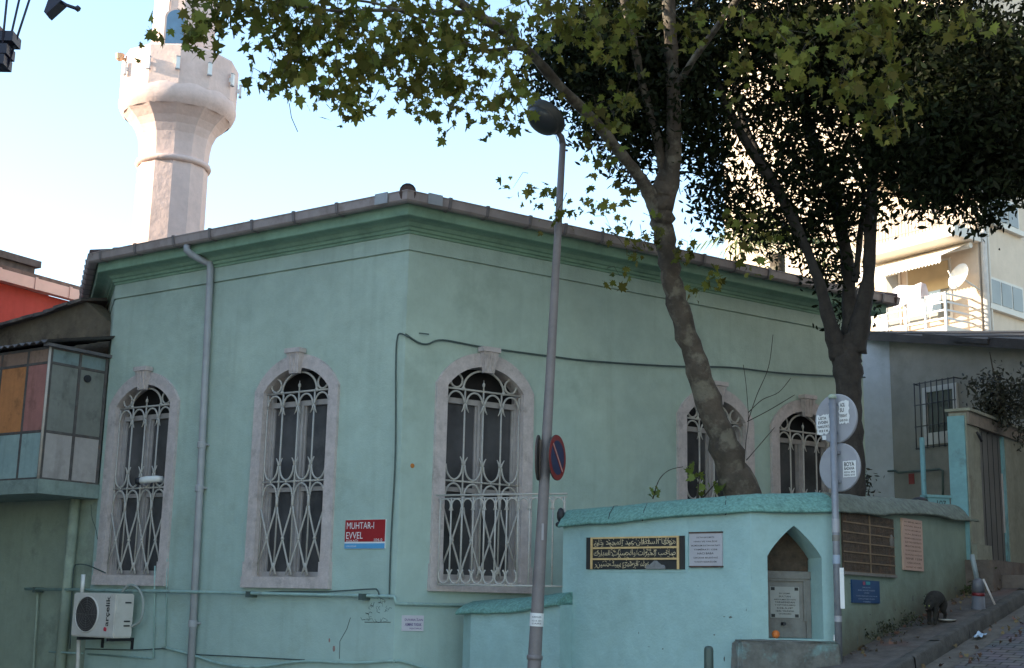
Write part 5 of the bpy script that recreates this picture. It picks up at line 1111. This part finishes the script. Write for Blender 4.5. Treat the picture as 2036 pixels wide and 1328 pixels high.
def balcony(zs_, zr_, x0, x1, rmat, dark):
    s_ = MB(); s_.box(x0, x1, -BD, 0, zs_ - .32, zs_, MA); b_ = part('balcony', s_, M_aptw, ap, IW)
    s_ = MB(); n_ = int((x1 - x0) / .13)
    for i in range(n_ + 1): x = x0 + .04 + (x1 - x0 - .08) * i / n_; s_.box(x - .012, x + .012, -BD + .03, -BD + .055, zs_, zr_, MA)
    for i in range(int(BD / .13)): y = -BD + .04 + i * .13; s_.box(x1 - .055, x1 - .03, y - .012, y + .012, zs_, zr_, MA)
    s_.box(x0, x1, -BD + .01, -BD + .07, zr_, zr_ + .05, MA); s_.box(x1 - .07, x1 - .01, -BD + .07, 0, zr_, zr_ + .05, MA)
    for z in (zs_ + .12,): s_.box(x0, x1, -BD + .025, -BD + .06, z, z + .03, MA)
    part('balcony_railing', s_, rmat, b_, IW); return b_
X1 = la(1898, 470, -BD)[0]; x1b = la(1880, 600, -BD)[0]
_, zr1 = la(1885, 402, -BD); _, zs1 = la(1888, 448, -BD); _, zr2 = la(1868, 583, -BD); _, zs2 = la(1872, 648, -BD)
FLH = zr1 - zr2
balcony(zs1, zr1, X1 - 3.9, X1, M_rald, 1); balcony(zs1 + FLH, zr1 + FLH, X1 - 3.9, X1, M_rald, 1); balcony(zs1 + 2 * FLH, zr1 + 2 * FLH, X1 - 3.9, X1, M_rald, 1)
# lower balcony with horizontal white rails
s_ = MB(); s_.box(x1b - 3.7, x1b, -BD, 0, zs2 - .3, zs2, MA); b2 = part('balcony', s_, M_aptw, ap, IW)
s_ = MB()
for i in range(4): z = zs2 + (zr2 - zs2) * (i + 1) / 4; s_.box(x1b - 3.7, x1b, -BD + .01, -BD + .05, z - .05, z, MA); s_.box(x1b - .05, x1b - .01, -BD + .05, 0, z - .05, z, MA)
for x in np.linspace(x1b - 3.65, x1b - .03, 6): s_.box(x - .03, x + .03, -BD + .0, -BD + .06, zs2, zr2 + .02, MA)
part('balcony_railing', s_, M_ral, b2, IW)
# awning under the upper balcony
zaw = zs1 - .34; s_ = MB(); xa0 = X1 - 3.9; xa1 = X1 - .25
s_.add([MA @ V(xa0, -.25, zaw), MA @ V(xa1, -.25, zaw), MA @ V(xa1, -BD - .35, zaw - .62), MA @ V(xa0, -BD - .35, zaw - .62)], [(0, 1, 2, 3)])
nsc = 30
for i in range(nsc):
    a_ = xa0 + (xa1 - xa0) * i / nsc; b_ = xa0 + (xa1 - xa0) * (i + 1) / nsc
    s_.add([MA @ V(a_, -BD - .351, zaw - .62), MA @ V(b_, -BD - .351, zaw - .62), MA @ V(b_, -BD - .36, zaw - .80), MA @ V((a_ + b_) / 2, -BD - .36, zaw - .86), MA @ V(a_, -BD - .36, zaw - .80)], [(0, 1, 2, 3, 4)])
part('awning', s_, mat('awning_cloth', (.70, .65, .58), .9, .03), ap, IW)
s_ = MB(); s_.tube([MA @ V(xa0, -.3, zaw - .1), MA @ V(xa1 + .1, -.3, zaw - .1)], .09, 10); part('awning_roller', s_, M_aptw, ap, IW)
# balcony door and window
def opening(M, l_, px0, py0, px1, py1, panes, dark=.0, blind=False):
    x0, zt_ = l_(px0, py0); x1, zb_ = l_(px1, py1)
    x0, x1 = min(x0, x1), max(x0, x1); zb_, zt_ = min(zb_, zt_), max(zb_, zt_)
    s_ = MB(); s_.box(x0, x1, -.05, .1, zb_, zt_, M); w = part('window', s_, M_aptw, ap, IW)
    for i in range(panes):
        a_ = x0 + .08 + (x1 - x0 - .08) * i / panes; b_ = x0 + (x1 - x0 - .08) * (i + 1) / panes
        s_ = MB(); s_.box(a_, b_, -.065, -.052, zb_ + .08, zt_ - .08, M); part('pane', s_, M_paneA, w, IW)
    return w, x0, x1, zb_, zt_
M_paneA = mat('apartment_glass', (.16, .145, .115), .3, .2, 1, spec=.3)
opening(MA, la, 1760, 548, 1795, 650, 1)
w, x0, x1, zb_, zt_ = opening(MA, la, 1803, 533, 1896, 632, 2)
s_ = MB(); s_.box(x0 + .1, x1 - .05, -.10, -.07, zt_ - .95, zt_ - .08, MA); part('rolled_blind', s_, mat('ochre_blind', (.42, .31, .17), .8, .1, 2), w, IW)
s_ = MB(); s_.box(x0 + .15, x0 + 1.3, -.09, -.068, zb_ + .3, zb_ + 1.0, MA); part('pale_curtain', s_, mat('pale_curtain', (.45, .55, .62), .7, .05), w, IW)
# windows of the right face, three storeys
for dz in (0, FLH, 2 * FLH):
    M_up = MB_ @ T(0, 0, dz); w, x0, x1, zb_, zt_ = opening(M_up, lb, 1962, 548, 2034, 628, 3)
    s_ = MB(); s_.box(x0 - .15, x1 + .15, -.16, -.0, zb_ - .16, zb_ - .002, M_up); part('sill', s_, M_aptw, w, IW)
s_ = MB(); s_.tube([MB_ @ V(.12, -.12, 3), MB_ @ V(.12, -.12, ZTOP)], .10, 8); part('rain_pipe', s_, mat('apartment_pipe', (.50, .46, .42), .6), ap, IW)
s_ = MB(); s_.tube([MB_ @ V(.42, -.10, 3), MB_ @ V(.42, -.10, ZTOP)], .05, 8); part('cable_duct', s_, M_aptw, ap, IW)
xx, zz = la(1917, 553, -.6); pd_ = MA @ V(xx, -.75, zz)
t = thing('satellite_dish', 'white round satellite dish on the apartment corner above the lower balcony', 'satellite dish', T(*pd_))
Qd = V(-.85, -.35, .3).to_track_quat('Z', 'Y').to_matrix().to_4x4(); s_ = MB(); s_.lathe([(0.001, 0), (.18, .02), (.32, .06), (.40, .11), (.41, .11), (.32, .045), (.18, .0), (.001, -.015)], 28, smooth=True, caps=False); part('reflector', s_, M_white, t, T(*pd_) @ Qd)
s_ = MB(); s_.tube([pd_ + Qd.to_3x3() @ V(.1, -.45, .1), pd_ + Qd.to_3x3() @ V(0, 0, .5)], .02, 6); part('arm', s_, M_aptw, t, IW)
s_ = MB(); s_.tube([pd_, MA @ V(xx + .1, 0, zz - .3)], .03, 6); part('mount', s_, M_aptw, t, IW)
lx, lz = la(1790, 590, -BD); s_ = MB(); M_cl = mat('white_laundry', (.72, .70, .78), .9, .05, 3); vs = []
rg = random.Random(3)
for i in range(8):
    for j, (y, z) in enumerate(((-BD + .3, -.1), (-BD + .15, .22), (-BD - .06, .28), (-BD - .12, .02), (-BD - .10, -.3))): vs.append(MA @ V(lx + i * .15 - .2, y, lz + z * (1 + .15 * math.sin(i)) + rg.uniform(-.03, .03)))
s_.add(vs, [(i * 5 + j, i * 5 + 5 + j, i * 5 + 6 + j, i * 5 + 1 + j) for i in range(7) for j in range(4)], True); o = part('laundry', s_, M_cl); tag(o, 'white laundry cloth draped over the lower balcony railing of the apartment', 'laundry')

# ------------------------------------------------------------------ lattice bracket and floodlight at the top left, fixed to the street house
M_lat = mat('lattice_steel', (.012, .012, .03), .5, .2, 6)
LYt = 12.0; xh = -9.4
t = thing('lattice_bracket', 'dark tapering metal lattice frame hanging into the top left corner of the sky', 'bracket', T(*aty(20, 60, LYt)))
tops = [aty(px, -60, LYt + dy) for px, dy in ((-40, 0), (-15, .3), (20, -.2), (52, .25), (78, 0))]; bots = [aty(px, 136, LYt + dy) for px, dy in ((-14, 0), (-8, .1), (0, -.08), (7, .1), (14, 0))]
s_ = MB()
for a_, b_ in zip(tops, bots): s_.tube([a_, b_], .012, 5)
part('lattice_rods', s_, M_lat, t, IW)
for py, w0, w1 in ((124, -12, 15), (103, -16, 21), (78, -22, 33)):
    a_ = aty(w0, py, LYt - .02); b_ = aty(w1, py, LYt - .02); s_ = MB(); s_.box(-.0, (b_ - a_).length, -.1, .12, -.05, .05, frame(a_, V(1, 0, 0))); part('cross_plate', s_, M_lat, t, IW)
s_ = MB(); a_ = aty(-60, -60, LYt); b_ = aty(82, -60, LYt); s_.tube([V(xh - .1, LYt, a_.z), V(b_.x, LYt, b_.z)], .035, 6); part('support_arm', s_, M_lat, t, IW)
fl_ = aty(105, 8, LYt); t = thing('floodlight', 'small dark floodlight on a short arm at the top edge left of the minaret', 'floodlight', T(*fl_))
s_ = MB(); P4 = [aty(*q_, LYt - .06) for q_ in ((87, 23), (100, -14), (122, 0), (92, 27))]; P5 = [q_ + V(0, .16, 0) for q_ in P4]; s_.hexa(P4, P5); part('housing', s_, M_lat, t, IW)
s_ = MB(); s_.tube([aty(112, -2, LYt), aty(132, 10, LYt), aty(152, 17, LYt)], .018, 6); s_.tube([aty(152, 15, LYt), aty(157, 19, LYt)], .03, 6); part('arm', s_, M_lat, t, IW)
s_ = MB(); zt_ = aty(100, -50, LYt).z; s_.tube([aty(104, -8, LYt), V(aty(104, -50, LYt).x, LYt, zt_), V(xh - .1, LYt + .2, zt_)], .02, 6); part('support_arm', s_, M_lat, t, IW)
# ------------------------------------------------------------------ trees
M_bark = mat('plane_bark', (.085, .066, .05), .9, .35, 5, .9, 16, stain=(.21, .185, .14), stain_amt=.7, stain_scale=4.2, stain_ramp=(.49, .60))
M_bark2 = mat('dark_bark', (.045, .037, .032), .9, .3, 9, .6, 26, stain=(.075, .065, .055), stain_amt=.5, stain_scale=5)
M_leaf = mat('plane_leaf', (.135, .15, .028), .6, .35, .9, trans=.55, island=.5, spec=.25)
M_dleaf = mat('evergreen_leaf', (.013, .020, .007), .6, .4, 1.2, trans=.3, island=.5, spec=.15)
M_twig = mat('twig', (.05, .04, .03), .9)
def limb(mb, pts, wob=.0, n=10, seed=0):
    """pts: (px, py, width px, y) -> tapered tube through smoothed 3-D points"""
    rg = random.Random(seed); P_ = smooth([tuple(aty(a, b_, y)) + (w * y / FPX / 2,) for a, b_, w, y in pts], 5)
    mb.tube([V(q_[0] + rg.uniform(-wob, wob), q_[1] + rg.uniform(-wob, wob), q_[2]) for q_ in P_], [max(.004, q_[3] * (1 + rg.uniform(-.10, .10))) for q_ in P_], n)
LEAFP = [(.015, -.62), (.02, -.36), (.10, -.34), (.30, -.45), (.27, -.25), (.53, -.14), (.35, -.02), (.46, .20), (.24, .12), (.16, .17), (.15, .33), (0, .56), (-.14, .31), (-.17, .15), (-.27, .13), (-.45, .22), (-.33, -.01), (-.54, -.12), (-.26, -.24), (-.31, -.43), (-.11, -.35), (-.02, -.36), (-.015, -.62)]
LEAFD = [(0, -.5), (.17, -.18), (.17, .15), (0, .5), (-.17, .15), (-.17, -.18)]
def leaves(name, cent, size, shape, droop, mt, parent, seed):
    rg = np.random.default_rng(seed); n = len(cent); cent = np.asarray(cent)
    # tip direction d, blade normal nrm
    d = rg.normal(0, 1, (n, 3)); d[:, 2] -= droop; d /= np.linalg.norm(d, axis=1)[:, None]
    q = rg.normal(0, 1, (n, 3)); e = np.cross(d, q); e /= np.linalg.norm(e, axis=1)[:, None]; nr = np.cross(d, e)
    sz = size * rg.uniform(.5, 1.35, n)
    sh_ = np.array(shape); kk = len(sh_)
    fold = rg.uniform(.05, .75, n)
    co = cent[:, None, :] + sz[:, None, None] * (e[:, None, :] * sh_[None, :, 0:1] + d[:, None, :] * sh_[None, :, 1:2] + nr[:, None, :] * (np.abs(sh_[None, :, 0:1]) * fold[:, None, None] + .25 * fold[:, None, None] * sh_[None, :, 1:2] ** 2))
    me = bpy.data.meshes.new(name); nv = n * kk
    me.vertices.add(nv); me.vertices.foreach_set('co', co.reshape(-1)); me.loops.add(nv); me.loops.foreach_set('vertex_index', np.arange(nv, dtype=np.int32))
    me.polygons.add(n); me.polygons.foreach_set('loop_start', np.arange(0, nv, kk, dtype=np.int32)); me.polygons.foreach_set('loop_total', np.full(n, kk, dtype=np.int32))
    me.update(calc_edges=True); me.validate(); me.materials.append(mt)
    return put(name, me, parent, IW)
def clusters(blobs, per, spread, seed, ang=None):
    """blobs: (px, py, y, rx px, ry px, depth m, n clusters)"""
    rg = np.random.default_rng(seed); out = []; cl = []
    for px, py, y, rx, ry, dd, n in blobs:
        for _ in range(n):
            a = rg.normal(0, .45, 3); a = np.clip(a, -1, 1)
            c_ = aty(px + rx * a[0], py + ry * a[1], y + dd * a[2]); cl.append(c_)
            m_ = rg.poisson(per) + 1
            out += [(c_.x + u[0], c_.y + u[1], c_.z + u[2]) for u in rg.normal(0, spread, (m_, 3))]
    return out, cl
# plane tree behind the fountain wall
pt_ = thing('plane_tree', 'leaning plane tree behind the fountain wall with yellowing lobed leaves', 'tree', T(*flat(aty(1500, 1000, 16.2), 1.6)))
tr = MB()
limb(tr, [(1510, 1090, 84, 16.3), (1475, 985, 70, 16.2), (1440, 885, 60, 16.1), (1402, 775, 53, 16.0), (1371, 685, 47, 15.9), (1345, 600, 44, 15.8), (1330, 520, 44, 15.7), (1319, 455, 45, 15.6), (1312, 410, 54, 15.5), (1316, 375, 46, 15.5), (1326, 335, 30, 15.45), (1330, 310, 18, 15.4)], .022, 16, 1)
limb(tr, [(1317, 440, 26, 15.55), (1326, 390, 40, 15.5), (1337, 330, 35, 15.4), (1340, 240, 32, 15.2), (1336, 140, 30, 15.0), (1330, 20, 28, 14.8), (1320, -200, 26, 14.4), (1300, -420, 10, 14.0)], .008, 10, 2)
limb(tr, [(1314, 440, 26, 15.5), (1300, 405, 34, 15.45), (1280, 365, 27, 15.3), (1240, 312, 24, 15.0), (1185, 245, 23, 14.5), (1110, 168, 22, 13.9), (1040, 92, 20, 13.3), (948, 28, 22, 12.6), (840, -40, 17, 11.9), (700, -110, 12, 11.2), (520, -150, 7, 10.6)], .006, 9, 3)
limb(tr, [(1324, 360, 26, 15.5), (1303, 260, 19, 15.3), (1275, 160, 16, 15.0), (1250, 40, 18, 14.6), (1200, -150, 10, 14.0)], .006, 8, 4)
limb(tr, [(1338, 180, 18, 15.1), (1420, 60, 14, 14.0), (1520, -60, 16, 12.8), (1640, -120, 12, 11.6), (1760, -140, 8, 10.8)], .006, 7, 5)
limb(tr, [(1040, 92, 14, 13.3), (960, 100, 10, 12.8), (880, 60, 8, 12.3), (760, 10, 6, 11.8), (620, -10, 4, 11.2)], .006, 6, 6)
limb(tr, [(948, 28, 14, 12.6), (800, 20, 9, 11.8), (640, 20, 7, 11.1), (480, -10, 5, 10.6), (380, -30, 3, 10.3)], .006, 6, 7)
part('trunk', tr, M_bark, pt_, IW)
BL = [(430, 15, 10.6, 90, 62, .5, 26), (560, 40, 10.9, 110, 95, .6, 46), (590, 150, 10.9, 60, 55, .4, 18), (690, 60, 11.2, 120, 110, .6, 56), (680, 190, 11.2, 75, 50, .4, 16), (800, 60, 11.6, 120, 110, .6, 50), (820, 175, 11.6, 55, 50, .4, 9), (740, 110, 11.4, 70, 60, .5, 18),
      (920, 60, 12.1, 120, 80, .6, 30), (890, 160, 12.1, 60, 60, .4, 22), (925, 225, 12.2, 80, 25, .3, 10), (975, 175, 12.5, 60, 60, .4, 14), (1050, 60, 12.8, 80, 60, .6, 16), (1035, 210, 13.0, 45, 45, .3, 10), (1020, 250, 13.1, 40, 22, .3, 4), (600, -60, 11, 330, 60, 1.0, 60), (900, -60, 12, 260, 60, 1.0, 40),
      (1090, 30, 13.0, 70, 50, .5, 14), (1190, 95, 13.4, 70, 110, .5, 26), (1225, 215, 13.8, 55, 70, .5, 18), (1235, 20, 13.2, 80, 50, .5, 20), (1190, 285, 14.2, 45, 40, .3, 8), (1100, 390, 14.4, 55, 45, .3, 7), (1060, 385, 14.4, 40, 30, .3, 5), (1210, 420, 14.8, 70, 60, .4, 10), (1280, 470, 15.0, 90, 45, .4, 14), (1250, 560, 15.0, 50, 30, .3, 3),
      (1420, 540, 15.2, 90, 55, .4, 14), (1520, 560, 15.0, 60, 35, .3, 7), (1460, 460, 15.4, 110, 50, .5, 14), (1380, 70, 13.0, 70, 70, .5, 14), (1490, 40, 12.2, 90, 70, .5, 22), (1470, 120, 12.2, 40, 70, .4, 10), (1560, 110, 11.8, 60, 90, .5, 14), (1650, 60, 11.2, 100, 80, .5, 30), (1690, 170, 11.0, 50, 70, .4, 18), (1760, 150, 10.9, 60, 100, .4, 26), (1745, 260, 10.9, 40, 70, .3, 12), (1600, 150, 11.4, 30, 60, .3, 8), (1740, 50, 10.9, 80, 60, .5, 20), (1880, 50, 10.8, 60, 50, .3, 9), (1900, 20, 10.6, 90, 30, .4, 8), (1820, 240, 10.9, 25, 40, .2, 4), (1450, 250, 12.6, 25, 60, .2, 4),
      (1300, -150, 13, 500, 110, 1.6, 130), (1450, -430, 11.5, 650, 200, 3.0, 520), (1700, -700, 9.5, 700, 200, 2.5, 420), (400, 80, 10.5, 45, 28, .2, 7), (700, 215, 11.2, 40, 20, .2, 5), (300, 68, 10.3, 14, 10, .1, 1), (505, 155, 10.8, 8, 8, .1, 1)]
BL = [b_[:6] + (max(1, int(b_[6] * (.72 if b_[0] < 1100 else (.42 if b_[0] > 1370 else .62)))),) for b_ in BL]
lc, cl = clusters(BL, 6.4, .085, 5)
leaves('crown', lc, .112, LEAFP, 1.1, M_leaf, pt_, 6)
tw = MB(); rg = random.Random(12)
for c_ in cl[::2]:
    a_ = c_ + V(rg.uniform(-.25, .25), rg.uniform(-.2, .2), rg.uniform(.1, .32)); mdl = (a_ + c_) / 2 + V(rg.uniform(-.06, .06), 0, rg.uniform(-.02, .1)); tw.tube([a_, mdl, c_], [.004, .003, .0015], 4, caps=False)
for px, py, px2, py2, y in ((575, 205, 592, 262, 10.95),): tw.tube([aty(px, py, y), aty((px + px2) / 2 - 4, (py + py2) / 2, y), aty(px2, py2, y)], .0035, 4, caps=False)
o = part('twigs', tw, M_twig, pt_, IW); o['kind'] = 'stuff'
s_ = MB()
for pp in ([(1478, 940), (1483, 880), (1488, 835), (1484, 770), (1478, 725)], [(1488, 835), (1505, 785), (1528, 730), (1537, 665)], [(1488, 820), (1515, 795), (1548, 780), (1572, 752)], [(1486, 838), (1530, 815), (1580, 785)], [(1484, 915), (1510, 885), (1540, 850)]): limb(s_, [(a_, b_, 2.0 - i * .3, 16.0) for i, (a_, b_) in enumerate(pp)], 0, 5)
part('shoots', s_, M_twig, pt_, IW)
# dark evergreen
et = thing('evergreen_tree', 'dark evergreen tree with several black stems between mosque and apartment building', 'tree', T(*flat(aty(1692, 1000, 16.8), 1.8)))
tr = MB()
limb(tr, [(1694, 1090, 72, 16.8), (1692, 990, 62, 16.8), (1690, 880, 54, 16.8), (1688, 780, 52, 16.8), (1684, 725, 58, 16.8), (1684, 690, 52, 16.8), (1684, 665, 30, 16.8)], .01, 14, 11)
limb(tr, [(1672, 712, 44, 16.8), (1650, 640, 30, 16.7), (1632, 570, 23, 16.6), (1597, 480, 21, 16.5), (1550, 385, 22, 16.4), (1497, 305, 20, 16.2), (1448, 215, 18, 16.0), (1405, 100, 18, 15.8), (1370, -60, 10, 15.5)], .006, 9, 12)
limb(tr, [(1662, 690, 20, 16.9), (1640, 590, 17, 17), (1604, 500, 16, 17.1), (1565, 410, 22, 17.2), (1520, 330, 20, 17.3), (1478, 240, 16, 17.4), (1450, 120, 10, 17.4)], .006, 8, 13)
limb(tr, [(1690, 690, 40, 16.9), (1690, 590, 30, 17), (1680, 490, 27, 17), (1655, 390, 24, 17), (1615, 280, 26, 17), (1590, 160, 20, 17), (1570, 0, 10, 17)], .006, 9, 14)
limb(tr, [(1698, 700, 48, 16.8), (1715, 620, 36, 16.7), (1727, 540, 26, 16.6), (1731, 440, 25, 16.5), (1736, 340, 25, 16.4), (1734, 220, 30, 16.2), (1740, 90, 24, 16), (1745, -80, 12, 15.8)], .006, 10, 15)
limb(tr, [(1736, 340, 24, 16.4), (1785, 265, 20, 16), (1850, 180, 16, 15.6), (1940, 100, 10, 15.2), (2030, 40, 6, 15)], .006, 7, 16)
limb(tr, [(1700, 560, 14, 16.7), (1712, 450, 12, 16.8), (1716, 380, 10, 16.8), (1690, 300, 8, 16.8)], .006, 6, 17)
limb(tr, [(1678, 440, 12, 17), (1700, 405, 12, 16.8), (1730, 380, 10, 16.6)], .003, 6, 18)
part('trunk', tr, M_bark2, et, IW)
BE = [(1120, 95, 15.5, 60, 90, .8, 60), (1180, 140, 15.6, 90, 130, 1.0, 120), (1270, 120, 15.8, 100, 150, 1.2, 230), (1230, 60, 15.8, 100, 90, 1, 120), (1330, 160, 15.9, 70, 130, 1, 110), (1200, 200, 15.7, 60, 70, .7, 50), (1260, 250, 15.8, 80, 80, .8, 60), (1390, 90, 16, 100, 140, 1.2, 170), (1400, 260, 16, 60, 80, .8, 60), (1500, 60, 16.2, 110, 110, 1.2, 130), (1430, 380, 16.2, 60, 60, .6, 36), (1520, 200, 16.4, 80, 90, .8, 55), (1560, 330, 16.6, 80, 80, .8, 60), (1610, 60, 16.2, 120, 110, 1.2, 140),
      (1640, 180, 16.4, 110, 90, 1.0, 150), (1700, 100, 16.2, 120, 100, 1, 90), (1650, 330, 16.6, 80, 90, .8, 70), (1610, 440, 16.8, 70, 60, .6, 40), (1680, 420, 16.8, 60, 60, .6, 36), (1470, 430, 16.5, 60, 50, .5, 22), (1540, 460, 16.8, 50, 50, .5, 20), (1640, 530, 17, 50, 40, .5, 20), (1750, 80, 16, 120, 120, 1.2, 170), (1800, 220, 15.8, 120, 110, 1.2, 200), (1800, 330, 15.8, 90, 60, .8, 80), (1900, 100, 15.2, 130, 130, 1.4, 230), (1930, 250, 15.0, 130, 110, 1.2, 240), (1900, 345, 15.0, 110, 55, .8, 110), (2010, 200, 14.6, 90, 170, 1.2, 210), (2010, 350, 14.6, 60, 50, .8, 60), (1960, 430, 14.8, 26, 30, .3, 8), (1790, 410, 15.8, 45, 30, .4, 9), (1870, 390, 15.4, 60, 25, .4, 16),
      (1500, -140, 16, 420, 110, 1.6, 330), (1900, -140, 15, 300, 120, 1.6, 280), (1700, -400, 15, 520, 170, 2.2, 260), (2150, 100, 14.5, 120, 220, 1.2, 120), (1270, 330, 15.9, 40, 40, .4, 10), (1690, 620, 17.2, 40, 40, .3, 10), (1075, 140, 15.5, 25, 30, .4, 10)]
BE = [b_[:6] + (int(b_[6] * (1.45 if 1400 < b_[0] < 1720 and b_[1] > 150 else 1.8)),) for b_ in BE]
lc, cl = clusters(BE, 15, .13, 21)
leaves('crown', lc, .105, LEAFD, .2, M_dleaf, et, 22)
print('evergreen leaves', len(lc))
# palm fronds behind the mosque roof
pp_ = aty(1545, 480, 27); pm = thing('palm_tree', 'sunlit pale palm fronds showing above the mosque roof between the two trees', 'palm', T(pp_.x, pp_.y, 2))
s_ = MB(); s_.tube([V(pp_.x, pp_.y, 2), pp_ - V(0, 0, .3)], [.22, .16], 10); part('trunk', s_, M_bark, pm, IW)
M_palm = mat('palm_leaf', (.20, .24, .07), .5, .2, 3, trans=.3, island=.25); s_ = MB(); rg = random.Random(31)
for i in range(26):
    az = rg.uniform(0, 2 * math.pi); el = rg.uniform(-.1, 1.2); L_ = rg.uniform(1.1, 1.7); prev = None; h = V(math.cos(az), math.sin(az), 0)
    for j in range(15):
        t_ = j / 14; p = pp_ + h * (L_ * t_ * math.cos(el) + .3 * t_ * t_) + V(0, 0, L_ * t_ * math.sin(el) - .9 * t_ * t_); 
        if j > 1:
            side = V(-h.y, h.x, 0); ll = .48 * math.sin(math.pi * min(1, t_ * .9 + .12)); dd = (p - prev).normalized()
            for sg in (-1, 1):
                tip = p + side * sg * ll + dd * .22 - V(0, 0, .12 + .1 * rg.random()); s_.add([p - dd * .03, p + dd * .03, tip], [(0, 1, 2)])
        prev = p
part('crown', s_, M_palm, pm, IW)
# small plants
M_sap = mat('fresh_leaf', (.14, .20, .03), .5, .2, 3, trans=.4, island=.3); M_dry = mat('dark_bush_leaf', (.03, .032, .02), .6, .3, 3, trans=.2, island=.4)
def small_plant(name, label, cat, blobs, per, spread, size, shape, mt, stems, seed):
    t = thing(name, label, cat, T(*flat(aty(blobs[0][0], blobs[0][1], blobs[0][2]), 1.8))); lc, cl = clusters(blobs, per, spread, seed)
    s_ = MB()
    for st_ in stems: limb(s_, st_, 0, 5)
    if stems: part('stems', s_, M_twig, t, IW)
    leaves('foliage', lc, size, shape, .5, mt, t, seed); return t
small_plant('sapling', 'yellow leaved sapling above the wall cap in front of the window behind the leaning trunk', 'plant', [(1392, 942, 16.0, 18, 10, .1, 2), (1425, 958, 16.0, 14, 10, .1, 2), (1388, 978, 16.0, 16, 6, .1, 1)], 2, .05, .12, LEAFP, M_sap, [[(1385, 1040, 5, 16), (1386, 990, 4, 16), (1392, 942, 2, 16)], [(1388, 1000, 4, 16), (1425, 958, 2, 16)]], 41)
small_plant('weed', 'small green weed with a thin arching stem rooted on the wall cap', 'plant', [(1300, 978, 15.0, 16, 8, .08, 4)], 3, .035, .075, LEAFP, M_sap, [[(1298, 992, 3, 15), (1310, 955, 2, 15), (1330, 935, 1.6, 15.2), (1358, 928, 1.4, 15.4)]], 42)
small_plant('bush', 'dark straggly bush growing on top of the gateway lintel', 'plant', [(1985, 790, 17.8, 36, 48, .3, 60), (1965, 760, 17.8, 40, 26, .2, 14), (2000, 825, 17.8, 36, 20, .2, 24), (1955, 815, 17.8, 24, 18, .2, 8)], 16, .07, .075, LEAFD, M_dry, [[(1985, 850, 8, 17.8), (1985, 800, 5, 17.8), (1968, 700, 2, 17.8)], [(1985, 830, 6, 17.8), (2015, 760, 2, 17.8)]], 43)
small_plant('weed', 'low weeds growing beside the gate step at the uphill end of the sidewalk', 'plant', [(1962, 1140, 16.9, 16, 10, .15, 16), (1930, 1178, 16.6, 12, 8, .1, 6)], 8, .05, .06, LEAFD, mat('weed_leaf', (.05, .07, .02), .6, .2, 4, trans=.3, island=.3), [], 44)
small_plant('vine', 'dark green vine climbing over the right edge of the gateway', 'plant', [(2032, 790, 17.6, 10, 60, .15, 26), (2030, 860, 17.6, 10, 40, .1, 10)], 10, .06, .07, LEAFD, M_dry, [], 45)
small_plant('shrub', 'dark low shrub in the garden behind the round signs', 'plant', [(1712, 965, 17.5, 22, 24, .3, 20)], 10, .07, .07, LEAFD, M_dry, [], 46)

# fallen leaves and crumbs along the foot of the wall
rg = random.Random(77); fl = []
for i in range(150):
    w_ = abs(rg.gauss(0, .16)) + .02 if i < 90 else rg.uniform(KW + .02, KW + .5); s_0 = rg.uniform(.1, 4.5); p = sw(s_0, w_); p.z = gz(p.x, p.y) + (.012 if w_ < KW else -.125); fl.append((p.x, p.y, p.z))
o = leaves('fallen_leaves', fl, .055, LEAFP, .0, mat('dead_leaf', (.12, .085, .04), .8, .3, 9, island=.6), None, 78); tag(o, 'dry fallen leaves and crumbs along the foot of the uphill wall and kerb', 'leaf litter'); o['kind'] = 'stuff'
small_plant('weed', 'dark weeds and moss along the foot of the uphill wall below the blue sign', 'plant', [(1765, 1248, 14.55, 26, 7, .08, 16), (1815, 1232, 15.05, 22, 6, .08, 12), (1735, 1262, 14.3, 14, 5, .06, 6)], 9, .035, .04, LEAFD, mat('dark_weed_leaf', (.03, .038, .016), .7, .3, 4, island=.4), [], 49)
small_plant('weed', 'tuft of dry weeds at the foot of the wall just left of the black cat', 'plant', [(1852, 1198, 15.5, 12, 16, .08, 12)], 8, .035, .045, LEAFD, bpy.data.materials['dark_weed_leaf'], [], 50)
